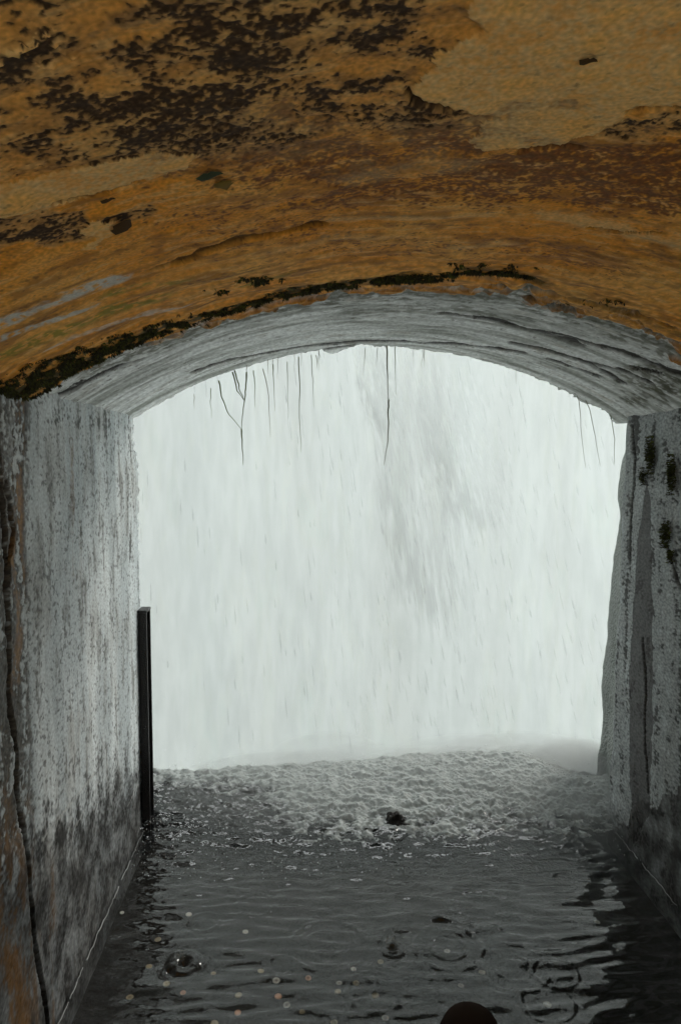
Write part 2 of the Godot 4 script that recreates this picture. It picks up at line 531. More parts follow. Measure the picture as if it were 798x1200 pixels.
			rgb[j] = int(clampf(pow(maxf(c.x, 0.0), 0.4545) * 255.0, 0, 255))
			rgb[j + 1] = int(clampf(pow(maxf(c.y, 0.0), 0.4545) * 255.0, 0, 255))
			rgb[j + 2] = int(clampf(pow(maxf(c.z, 0.0), 0.4545) * 255.0, 0, 255))
	var m := StandardMaterial3D.new()
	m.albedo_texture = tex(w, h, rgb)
	m.texture_repeat = false
	m.roughness = 0.8
	m.metallic_specular = 0.22
	m.heightmap_enabled = true
	m.heightmap_texture = tex(w, h, nfine2, Image.FORMAT_L8)
	m.heightmap_scale = 0.04
	# the shape: two parts, ochre rock and the grey soffit; split along the wandering edge
	var nu := 527
	var nv := 600
	var p := PackedVector3Array()
	var uv := PackedVector2Array()
	p.resize(nu * nv)
	uv.resize(nu * nv)
	var lip := FastNoiseLite.new()
	lip.frequency = 9.0
	lip.fractal_octaves = 4
	lip.seed = 4
	var last := nv - 1
	for i in nu:
		var s := lerpf(s0, s1, float(i) / (nu - 1))
		var end := MOUTH + 0.02 + lip.get_noise_1d(s) * 0.07 + lip.get_noise_1d(s * 5.0 + 7.0) * 0.03
		end += 0.16 * exp(-pow((s - on_vault(393, 412).x) / 0.045, 2.0)) - 0.10 * exp(-pow((s - on_vault(420, 412).x) / 0.06, 2.0))
		for j in nv:
			var d := lerpf(d0, end, float(j) / last)
			var x := clampi(int((s - s0) / res), 0, w - 1)
			var y := clampi(int((d - d0) / res), 0, h - 1)
			p[j * nu + i] = vault_point(s, d, hgt[y * w + x])
			uv[j * nu + i] = Vector2((s - s0) / (s1 - s0), (d - d0) / (d1 - d0))
	var root := thing("tunnel_vault", "ochre stained rock vault ending in a grey arch soffit over the channel", "vault")
	var cut := 0
	# ochre rows and grey rows share the same sheet of vertices, cut row by row along the edge line
	var full := grid(nu, nv, p, uv, Vector3.DOWN)
	var arr := full.surface_get_arrays(0)
	var ix: PackedInt32Array = arr[Mesh.ARRAY_INDEX]
	var rock_ix := PackedInt32Array()
	var grey_ix := PackedInt32Array()
	for k in range(0, ix.size(), 6):
		var v := ix[k]
		var s := lerpf(s0, s1, float(v % nu) / (nu - 1))
		var d: float = -p[v].z
		if d < edge_at(s):
			rock_ix.append_array(ix.slice(k, k + 6))
		else:
			grey_ix.append_array(ix.slice(k, k + 6))
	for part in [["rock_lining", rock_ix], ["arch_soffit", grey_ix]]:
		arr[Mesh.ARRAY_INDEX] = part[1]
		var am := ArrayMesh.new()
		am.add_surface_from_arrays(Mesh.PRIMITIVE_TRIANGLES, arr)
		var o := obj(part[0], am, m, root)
		o.set_meta("label", "ochre and rust stained rough rock lining" if part[0] == "rock_lining" else "pale grey lime coated arch soffit with dark joints")
	# the vault goes on behind the viewer
	var p2 := PackedVector3Array()
	for j in 60:
		for i in 40:
			var s := lerpf(s0, s1, i / 39.0)
			p2.append(vault_point(s, lerpf(-1.15, 0.71, j / 59.0), 0.02 + lip.get_noise_2d(s * 0.3, j * 0.03) * 0.03))
	var back := plain(0.30, 0.17, 0.06, 0.8)
	relief(back, 0.7, 2.0, 5)
	obj("rear_lining", grid(40, 60, p2, PackedVector2Array(), Vector3.DOWN), back, root)
	# moss on the edge between rock and soffit
	var moss_pts := []
	var band := [[[-10, 466], 60], [[30, 444], 56], [[80, 420], 44], [[130, 400], 34], [[180, 380], 22], [[230, 366], 14], [[290, 350], 10], [[340, 334], 14], [[390, 326], 16], [[420, 322], 12], [[460, 319], 14], [[505, 317], 14], [[560, 310], 8], [[600, 312], 8], [[640, 322], 4]]
	for k in band.size() - 1:
		var a: Array = band[k]
		var b: Array = band[k + 1]
		var n := int(Vector2(b[0][0] - a[0][0], b[0][1] - a[0][1]).length() * (a[1] + b[1]) * 0.42)
		for q in n:
			var t := rng.randf()
			var half: float = lerpf(a[1], b[1], t) * 0.5
			var off := (rng.randf() + rng.randf() - 1.0) * half
			if rng.randf() < 0.5: off = half * rng.randf_range(-0.4, 0.4)
			moss_pts.append(on_vault(lerpf(a[0][0], b[0][0], t), lerpf(a[0][1], b[0][1], t) + off))
	for sp in [[300, 318, 26, 8], [310, 322, 16, 6], [225, 370, 20, 10], [575, 306, 40, 8], [700, 345, 30, 4], [250, 332, 14, 4]]:
		for q in int(sp[2] * sp[3] * 0.5):
			moss_pts.append(on_vault(sp[0] + rng.randfn() * sp[2] * 0.5, sp[1] + rng.randfn() * sp[3] * 0.5))
	var tuft := moss_tuft(6, 0.011, 11)
	var mm := MultiMesh.new()
	mm.transform_format = MultiMesh.TRANSFORM_3D
	mm.use_colors = true
	mm.mesh = tuft
	var keep := []
	var mn := FastNoiseLite.new()
	mn.frequency = 14.0
	for q in moss_pts:
		if mn.get_noise_2d(q.x, q.y) > 0.02:
			keep.append(q)
	mm.instance_count = keep.size()
	for k in keep.size():
		var q: Vector2 = keep[k]
		var x := clampi(int((q.x - s0) / res), 0, w - 1)
		var y := clampi(int((q.y - d0) / res), 0, h - 1)
		var at := vault_point(q.x, q.y, hgt[y * w + x] - 0.003)
		var th := (q.x - ARC / 2.0) / RAD
		var inward := Vector3(-sin(th), -cos(th), 0)
		var up := (inward + Vector3(rng.randf_range(-0.5, 0.5), -0.4, rng.randf_range(-0.5, 0.5))).normalized()
		var sx := up.cross(Vector3(rng.randfn(), rng.randfn(), rng.randfn())).normalized()
		mm.set_instance_transform(k, Transform3D(Basis(sx, up, sx.cross(up)).scaled(Vector3.ONE * rng.randf_range(0.6, 1.5)), at))
		var g := rng.randf()
		mm.set_instance_color(k, Color(0.022, 0.020, 0.008).lerp(Color(0.10, 0.11, 0.012), g * g * g))
	var mo := MultiMeshInstance3D.new()
	mo.name = "moss_fringe"
	mo.multimesh = mm
	mo.material_override = moss_material()
	root.add_child(mo, true)
	tag(mo, "dark green moss fringe along the lower edge of the ochre rock", "", "", "stuff")

var moss_mat: StandardMaterial3D
func moss_material() -> StandardMaterial3D:
	if moss_mat == null:
		moss_mat = plain(1, 1, 1, 0.85)
		moss_mat.vertex_color_use_as_albedo = true
	return moss_mat

func moss_tuft(blades: int, size: float, sd: int) -> ArrayMesh:
	var r := RandomNumberGenerator.new()
	r.seed = sd
	var st := SurfaceTool.new()
	st.begin(Mesh.PRIMITIVE_TRIANGLES)
	for b in blades:
		var a := r.randf() * TAU
		var tilt := r.randf_range(0.2, 1.1)
		var dir := Vector3(cos(a) * sin(tilt), cos(tilt), sin(a) * sin(tilt))
		var side := dir.cross(Vector3(r.randfn(), r.randfn(), r.randfn())).normalized() * size * 0.16
		var base := Vector3(cos(a), 0, sin(a)) * size * 0.3 * r.randf()
		var mid := base + dir * size * 0.55 * r.randf_range(0.7, 1.2)
		var tip := base + dir * size * r.randf_range(0.8, 1.3) - Vector3(0, size * 0.1, 0)
		var n := side.cross(dir).normalized()
		for v in [base - side * 0.6, mid + side, base + side * 0.6, base - side * 0.6, mid - side, mid + side, mid - side, tip, mid + side]:
			st.set_normal(n)
			st.set_color(Color.WHITE)
			st.add_vertex(v)
	return st.commit()

# ---------------------------------------------------------------- side walls
func build_left_wall() -> void:
	var u0 := 1.7
	var u1 := 3.82
	var v0 := -0.2
	var v1 := 2.18
	var res := 0.0025
	var wet := Field.new(u0, u1, v0, v1, res)
	var crack := Field.new(u0, u1, v0, v1, res)
	var rough := Field.new(u0, u1, v0, v1, res)
	var brown := Field.new(u0, u1, v0, v1, res)
	var black := Field.new(u0, u1, v0, v1, res)
	var line := Field.new(u0, u1, v0, v1, res)
	var w := wet.w
	var h := wet.h
	var nbig := noise_bytes(w, h, 240, 200, 21)
	var nmid := noise_bytes(w, h, 55, 60, 22)
	var nfine := noise_bytes(w, h, 12, 12, 23)
	var nfine2 := noise_bytes(w, h, 8, 6, 24, 0, 3)
	var npit := noise_bytes(w, h, 14, 12, 25, 0, 3)
	var nrun := noise_bytes(w, h, 30, 170, 26)
	var nrun2 := noise_bytes(w, h, 110, 600, 27)
	# the crack, from the vault down to the water
	crack.stroke(wall_pts([[-30, 430], [-5, 500], [3, 560], [8, 620], [9, 690], [12, 760], [14, 830], [20, 880], [22, 930], [30, 985], [36, 1050], [42, 1110], [50, 1150], [57, 1205]], XL), 0.015, 0.018, 0.5, nbig, 0.25)
	crack.stroke(wall_pts([[10, 570], [18, 620], [10, 690]], XL), 0.014, 0.02, 0.7, nfine, 0.6)
	# rough, weathered near part
	rough.stroke(wall_pts([[-40, 470], [-20, 640], [-10, 900]], XL), 0.42, 0.5, 0.5, nmid, 0.3)
	rough.stroke(wall_pts([[25, 480], [22, 600], [18, 740]], XL), 0.10, 0.15, 0.6, nmid, 0.6, 1.0)
	brown.stroke(wall_pts([[24, 490], [24, 600], [22, 720], [24, 760]], XL), 0.05, 0.12, 0.6, nmid, 0.8, 1.0)
	brown.stroke(wall_pts([[-20, 1000], [12, 1080], [18, 1220]], XL), 0.22, 0.30, 0.7, nmid, 0.5, 1.0)  # orange-brown stain, its warmth partly lamplight put into the colour
	brown.stroke(wall_pts([[62, 1060], [66, 1200]], XL), 0.05, 0.2, 0.8, nmid, 0.6, 0.5)
	brown.stroke(wall_pts([[84, 540], [90, 640]], XL), 0.07, 0.2, 0.9, nmid, 0.5, 0.35)
	black.stroke(wall_pts([[150, 500], [152, 560], [153, 640]], XL), 0.07, 0.2, 0.8, nmid, 0.6, 1.0)
	black.stroke(wall_pts([[122, 490], [126, 512]], XL), 0.05, 0.06, 0.6, nmid, 0.6, 1.0)
	black.stroke(wall_pts([[60, 490], [100, 495], [150, 500]], XL), 0.05, 0.05, 0.8, nmid, 0.6, 0.9)
	black.stroke(wall_pts([[88, 580], [95, 625]], XL), 0.1, 0.08, 0.8, nmid, 0.6, 0.7)
	black.stroke(wall_pts([[3, 560], [10, 700]], XL), 0.06, 0.1, 0.7, nmid, 0.6, 1.0)
	# wetted foot of the wall
	var tide := wall_pts([[-60, 1010], [35, 985], [80, 955], [118, 920], [150, 904], [180, 894]], XL)
	for y in h:
		for x in w:
			var d := u0 + x * res
			var yy := v0 + y * res
			var b: float = tide[0].y
			for k in tide.size() - 1:
				if d >= tide[k].x:
					b = lerpf(tide[k].y, tide[k + 1].y, clampf((d - tide[k].x) / (tide[k + 1].x - tide[k].x), 0.0, 1.0))
			wet.a[y * w + x] = smoothstep(-0.16, 0.14, b - yy + (nmid[y * w + x] / 255.0 - 0.5) * 0.22 + (nfine[y * w + x] / 255.0 - 0.5) * 0.20 + (nrun[y * w + x] / 255.0 - 0.5) * 0.15)
	line.stroke(wall_pts([[50, 985], [75, 952], [112, 906]], XL), 0.014, 0.008, 0.7, nfine, 0.8)
	line.stroke(wall_pts([[88, 970], [102, 948]], XL), 0.010, 0.006, 0.7, nfine, 0.8, 0.7)
	line.stroke(wall_pts([[150, 945], [162, 920]], XL), 0.012, 0.007, 0.7, nfine, 0.8, 0.7)
	line.stroke(wall_pts([[134, 955], [134, 980]], XL), 0.004, 0.006, 0.7, nfine, 0.8, 0.7)
	var rgb := PackedByteArray()
	rgb.resize(w * h * 3)
	var gloss := PackedByteArray()
	gloss.resize(w * h)
	var hgt := PackedFloat32Array()
	hgt.resize(w * h)
	for y in h:
		for x in w:
			var i := y * w + x
			var big := nbig[i] / 255.0
			var mid := nmid[i] / 255.0
			var fin := nfine[i] / 255.0
			var fin2 := nfine2[i] / 255.0
			var run := nrun[i] / 255.0
			var run2 := nrun2[i] / 255.0
			var pit := npit[i] / 255.0
			var c := Vector3(0.40, 0.44, 0.45).lerp(Vector3(0.58, 0.62, 0.625), clampf((run2 - 0.35) * 2.2, 0.0, 1.0))
			c = c.lerp(Vector3(0.27, 0.265, 0.245), smoothstep(0.48, 0.72, run2 * 0.3 + big * 0.4 + run * 0.3) * 0.6)
			c = c.lerp(Vector3(0.17, 0.17, 0.16), smoothstep(0.54, 0.66, mid * 0.25 + run * 0.5 + fin * 0.25) * 0.6)
			var dr := black.a[i]
			var s1 := smoothstep(0.74 - 0.28 * dr, 0.86 - 0.28 * dr, run * 0.5 + fin * 0.3 + mid * 0.2)
			c = c.lerp(Vector3(0.045, 0.045, 0.04), s1 * 0.85)
			var s2 := smoothstep(0.56, 0.66, pit * 0.6 + fin * 0.15 + mid * 0.25)
			c = c.lerp(Vector3(0.09, 0.09, 0.085), s2 * 0.7)
			var ro := rough.a[i]
			var s3 := smoothstep(0.58 - 0.24 * ro, 0.70 - 0.24 * ro, run * 0.35 + mid * 0.3 + fin * 0.35)
			c = c.lerp(Vector3(0.03, 0.027, 0.022).lerp(Vector3(0.11, 0.095, 0.075), fin2), s3 * ro * 0.97)
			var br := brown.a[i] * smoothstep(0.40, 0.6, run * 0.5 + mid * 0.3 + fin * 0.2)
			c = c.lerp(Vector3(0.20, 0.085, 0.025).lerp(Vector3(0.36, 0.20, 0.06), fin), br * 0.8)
			var we := wet.a[i]
			if we > 0.0:
				var dk := Vector3(0.010, 0.011, 0.011).lerp(Vector3(0.030, 0.029, 0.026), run * 0.6 + fin * 0.4)
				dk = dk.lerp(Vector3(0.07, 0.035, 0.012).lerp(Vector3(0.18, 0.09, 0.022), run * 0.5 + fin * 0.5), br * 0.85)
				c = c.lerp(dk, we * clampf(0.88 + (mid - 0.5) * 0.5 + (fin - 0.5) * 0.3, 0.0, 1.0))
			c = c.lerp(Vector3(0.42, 0.43, 0.41), line.a[i] * 0.6)
			var cr := crack.a[i]
			c = c.lerp(Vector3(0.02, 0.010, 0.007), cr * 0.97)
			c *= 0.68 + 0.64 * fin2
			hgt[i] = (big - 0.5) * 0.008 + (mid - 0.5) * 0.003 * (1.0 + 3.0 * ro) + (run - 0.5) * 0.002 - s2 * 0.0012 - s1 * 0.002 - s3 * ro * 0.004 - cr * 0.03
			gloss[i] = int(255.0 * clampf(lerpf(0.52, 0.55, we) + (fin - 0.5) * 0.25, 0.0, 1.0))
			var j := i * 3
			rgb[j] = int(clampf(pow(c.x, 0.4545) * 255.0, 0, 255))
			rgb[j + 1] = int(clampf(pow(c.y, 0.4545) * 255.0, 0, 255))
			rgb[j + 2] = int(clampf(pow(c.z, 0.4545) * 255.0, 0, 255))
	var m := StandardMaterial3D.new()
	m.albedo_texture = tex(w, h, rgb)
	m.texture_repeat = false
	m.roughness = 1.0
	m.metallic_specular = 0.26
	m.roughness_texture = tex(w, h, gloss, Image.FORMAT_L8)
	m.heightmap_enabled = true
	m.heightmap_texture = tex(w, h, nfine, Image.FORMAT_L8)
	m.heightmap_scale = 0.08
	var nu := 424
	var nv := 476
	var p := PackedVector3Array()
	var uv := PackedVector2Array()
	var lip := FastNoiseLite.new()
	lip.frequency = 22.0
	lip.fractal_octaves = 5
	lip.seed = 9
	for j in nv:
		var y := lerpf(v0, v1, float(j) / (nv - 1))
		var end := 3.735 + lip.get_noise_1d(y) * 0.05 - 0.06 * smoothstep(1.94, 1.96, y)
		end = lerpf(3.72, end, smoothstep(1.0, 1.25, y))
		for i in nu:
			var d := lerpf(u0, end, float(i) / (nu - 1))
			var tx := clampi(int((d - u0) / res), 0, w - 1)
			var ty := clampi(int((y - v0) / res), 0, h - 1)
			p.append(Vector3(XL + hgt[ty * w + tx], y, -d))
			uv.append(Vector2((d - u0) / (u1 - u0), (y - v0) / (v1 - v0)))
	var root := thing("concrete_wall", "pale grey streaked concrete wall with a long vertical crack beside the black steel post", "wall")
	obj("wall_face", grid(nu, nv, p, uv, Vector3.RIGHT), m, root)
	# thickness at the mouth, and the rest of the wall behind the viewer
	var core := plain(0.16, 0.16, 0.15, 0.8)
	relief(core, 0.5, 1.5, 3)
	var o := obj("wall_core", stone_box(Vector3(XL - 0.6, -0.4, -3.66), Vector3(XL - 0.035, 2.2, 1.1)), core, root)
	o.position = Vector3(XL - 0.3175, 0.9, -1.28)
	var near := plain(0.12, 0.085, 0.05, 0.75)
	relief(near, 0.6, 2.0, 8)
	o = obj("rear_wall_face", stone_box(Vector3(0, 0, 0), Vector3(0.1, 2.6, 2.85)), near, root)
	o.position = Vector3(XL - 0.045, 0.9, -0.285)
	# black steel stop-log channel fixed at the far corner
	var post := thing("steel_post", "black steel channel post fixed to the end of the pale wall", "post", on_y(166, 955, 0.0))
	post.position = Vector3(XL - 0.005, -0.12, -3.72)
	var steel := plain(0.018, 0.017, 0.017, 0.55)
	relief(steel, 0.2, 0.3, 14)
	var top := on_d(165, 715, 3.74).y + 0.12
	var web := BoxMesh.new()
	web.size = Vector3(0.012, top, 0.075)
	var web_part := obj("web", web, steel, post)
	web_part.position = Vector3(0.022, top / 2.0, 0.0)
	var fl := BoxMesh.new()
	fl.size = Vector3(0.040, top - 0.004, 0.010)
	for z in [-0.0425, 0.0425]:
		obj("flange", fl, steel, post).position = Vector3(0.029, top / 2.0, z)
	var cap := BoxMesh.new()
	cap.size = Vector3(0.046, 0.012, 0.1)
	obj("cap_plate", cap, steel, post).position = Vector3(0.028, top + 0.006, 0.0)
	var bolt := lathe([Vector2(0.0, 0.012), Vector2(0.008, 0.012), Vector2(0.009, 0.010), Vector2(0.009, 0.0)], 6)
	for y in [0.15, 0.5, 0.85]:
		var b := obj("bolt", bolt, steel, web_part)
		b.position = Vector3(0.006, y - top / 2.0, 0.0)
		b.rotation.z = -PI / 2

func build_right_wall() -> void:
	var u0 := 2.6
	var u1 := 3.72
	var v0 := -0.2
	var v1 := 2.18
	var res := 0.0025
	var dark := Field.new(u0, u1, v0, v1, res)
	var stain := Field.new(u0, u1, v0, v1, res)
	var wet := Field.new(u0, u1, v0, v1, res)
	var crack := Field.new(u0, u1, v0, v1, res)
	var w := dark.w
	var h := dark.h
	var nbig := noise_bytes(w, h, 200, 220, 41)
	var nmid := noise_bytes(w, h, 70, 55, 42)
	var nfine := noise_bytes(w, h, 18, 9, 43)
	var nfine2 := noise_bytes(w, h, 10, 6, 44, 0, 3)
	var nrun := noise_bytes(w, h, 34, 180, 46)
	stain.polygon(wall_pts([[757, 566], [762, 590], [763, 700], [764, 860], [760, 960], [742, 990], [736, 900], [737, 800], [741, 720], [748, 630]], XR), nmid, nbig, 0.02)
	dark.stroke(wall_pts([[742, 490], [746, 500], [744, 530]], XR), 0.06, 0.06, 0.6, nmid, 0.7, 1.0)
	dark.stroke(wall_pts([[764, 505], [760, 540]], XR), 0.03, 0.06, 0.6, nmid, 0.7, 1.0)
	dark.stroke(wall_pts([[735, 640], [734, 760], [733, 880]], XR), 0.03, 0.1, 0.8, nmid, 0.7, 0.8)
	dark.stroke(wall_pts([[775, 520], [795, 545]], XR), 0.04, 0.05, 0.8, nmid, 0.7, 0.8)
	dark.stroke(wall_pts([[798, 640], [798, 900]], XR), 0.06, 0.2, 0.8, nmid, 0.7, 0.6)
	crack.stroke(wall_pts([[752, 750], [756, 800], [754, 850], [758, 930]], XR), 0.012, 0.01, 0.7, nfine, 0.8)
	crack.stroke(wall_pts([[780, 640], [788, 665], [797, 690]], XR), 0.012, 0.01, 0.7, nfine, 0.8)
	crack.stroke(wall_pts([[740, 500], [743, 540], [740, 600], [737, 660]], XR), 0.014, 0.01, 0.7, nfine, 0.8)
	wet.polygon(wall_pts([[700, 985], [745, 955], [775, 930], [850, 900], [900, 1400], [740, 1100], [705, 1000]], XR), nmid, nbig, 0.08)  # wet foot; its near-black also paints in the shade low down
	var rgb := PackedByteArray()
	rgb.resize(w * h * 3)
	var gloss := PackedByteArray()
	gloss.resize(w * h)
	var hgt := PackedFloat32Array()
	hgt.resize(w * h)
	for y in h:
		for x in w:
			var i := y * w + x
			var big := nbig[i] / 255.0
			var mid := nmid[i] / 255.0
			var fin := nfine[i] / 255.0
			var fin2 := nfine2[i] / 255.0
			var run := nrun[i] / 255.0
			var c := Vector3(0.40, 0.44, 0.45).lerp(Vector3(0.58, 0.62, 0.625), clampf((big * 0.5 + run * 0.5 - 0.3) * 2.0, 0.0, 1.0))
			# damp film in runs and blotches; also paints in shade over the face
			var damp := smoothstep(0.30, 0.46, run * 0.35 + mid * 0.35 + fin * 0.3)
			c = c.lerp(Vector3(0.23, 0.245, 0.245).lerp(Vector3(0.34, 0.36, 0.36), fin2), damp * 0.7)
			var dk := dark.a[i]
			var s1 := smoothstep(0.56 - 0.2 * dk, 0.70 - 0.2 * dk, run * 0.3 + fin * 0.35 + mid * 0.35)
			c = c.lerp(Vector3(0.018, 0.018, 0.017), s1 * 0.85)
			c = c.lerp(Vector3(0.04, 0.036, 0.036).lerp(Vector3(0.075, 0.07, 0.07), fin), stain.a[i] * 0.8)
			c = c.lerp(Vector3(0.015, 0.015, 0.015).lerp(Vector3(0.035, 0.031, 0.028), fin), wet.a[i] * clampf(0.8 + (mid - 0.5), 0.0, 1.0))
			c = c.lerp(Vector3(0.02, 0.018, 0.016), crack.a[i] * 0.85)
			c *= 0.55 + 0.9 * fin2
			hgt[i] = (big - 0.5) * 0.010 + (mid - 0.5) * 0.005 + (run - 0.5) * 0.002 - s1 * 0.003 - crack.a[i] * 0.012 - stain.a[i] * 0.002
			gloss[i] = int(255.0 * clampf(lerpf(0.72, 0.38, wet.a[i]) + (fin - 0.5) * 0.25, 0.0, 1.0))
			var j := i * 3
			rgb[j] = int(clampf(pow(c.x, 0.4545) * 255.0, 0, 255))
			rgb[j + 1] = int(clampf(pow(c.y, 0.4545) * 255.0, 0, 255))
			rgb[j + 2] = int(clampf(pow(c.z, 0.4545) * 255.0, 0, 255))
	var m := StandardMaterial3D.new()
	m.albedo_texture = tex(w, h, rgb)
	m.texture_repeat = false
	m.roughness = 1.0
	m.roughness_texture = tex(w, h, gloss, Image.FORMAT_L8)
	m.heightmap_enabled = true
	m.heightmap_texture = tex(w, h, nfine, Image.FORMAT_L8)
	m.heightmap_scale = 0.10
	var nu := 224
	var nv := 476
	var p := PackedVector3Array()
	var uv := PackedVector2Array()
	var lip := FastNoiseLite.new()
	lip.frequency = 6.0
	lip.fractal_octaves = 5
	lip.seed = 19
	for j in nv:
		var y := lerpf(v0, v1, float(j) / (nv - 1))
		var end := 3.66 - 0.045 * y + lip.get_noise_1d(y) * 0.02
		for i in nu:
			var d := lerpf(u0, end, float(i) / (nu - 1))
			var tx := clampi(int((d - u0) / res), 0, w - 1)
			var ty := clampi(int((y - v0) / res), 0, h - 1)
			# the last few centimetres round off into the end of the wall
			var round := maxf(0.0, d - end + 0.03) / 0.03
			p.append(Vector3(XR - hgt[ty * w + tx] + round * round * 0.02, y, -d))
			uv.append(Vector2((d - u0) / (u1 - u0), (y - v0) / (v1 - v0)))
	var root := thing("concrete_wall", "dark damp concrete wall with small moss tufts growing on its face", "wall")
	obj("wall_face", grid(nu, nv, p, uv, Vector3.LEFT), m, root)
	var core := plain(0.12, 0.12, 0.12, 0.8)
	relief(core, 0.5, 1.5, 3)
	var o := obj("wall_core", stone_box(Vector3(XR + 0.035, -0.4, -3.54), Vector3(XR + 0.6, 2.2, 1.1)), core, root)
	o.position = Vector3(XR + 0.3175, 0.9, -1.22)
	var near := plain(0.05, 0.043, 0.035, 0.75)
	relief(near, 0.6, 2.0, 8)
	o = obj("rear_wall_face", stone_box(Vector3(0, 0, 0), Vector3(0.1, 2.6, 3.75)), near, root)
	o.position = Vector3(XR + 0.047, 0.9, -0.735)
	# moss tufts on it
	var spots := [[764, 533, 7, 24, "tall dark green moss tuft on the damp wall, just under the arch end"], [755, 558, 4, 11, "tiny moss tuft low beside the tall tuft on the damp wall"], [789, 556, 6, 26, "long narrow moss tuft beside a dark stain on the damp wall"], [782, 626, 8, 17, "round bushy green moss tuft alone on the damp wall"], [788, 652, 5, 8, "small ragged moss tuft hanging below the round bushy one"]]
	for sp in spots:
		var st := SurfaceTool.new()
		st.begin(Mesh.PRIMITIVE_TRIANGLES)
		var c: Vector2 = on_wall(sp[0], sp[1], XR)
		var base := Vector3(XR, c.y, -c.x)
		for k in int(sp[2] * sp[3] * 3.0):
			var q := on_wall(sp[0] + clampf(rng.randfn(), -1.6, 1.6) * sp[2] * 0.40, sp[1] + clampf(rng.randfn() * 0.45, -0.9, 0.9) * sp[3], XR)
			var at := Vector3(XR - 0.002 - 0.012 * rng.randf(), q.y, -q.x) - base
			var up := Vector3(-1, rng.randf_range(-0.9, 0.5), rng.randf_range(-0.6, 0.6)).normalized()
			var side := up.cross(Vector3(rng.randfn(), rng.randfn(), rng.randfn())).normalized() * 0.0035
			var tip := at + up * rng.randf_range(0.008, 0.022)
			var g := rng.randf()
			st.set_color(Color(0.03, 0.028, 0.012).lerp(Color(0.10, 0.12, 0.014), g * g))
			st.set_normal(side.cross(up).normalized())
			for v in [at - side, tip, at + side]:
				st.add_vertex(v)
		var t := obj(numbered("moss_tuft"), st.commit(), moss_material())
		t.position = base
		tag(t, sp[4], "moss", "moss tufts on the damp wall")

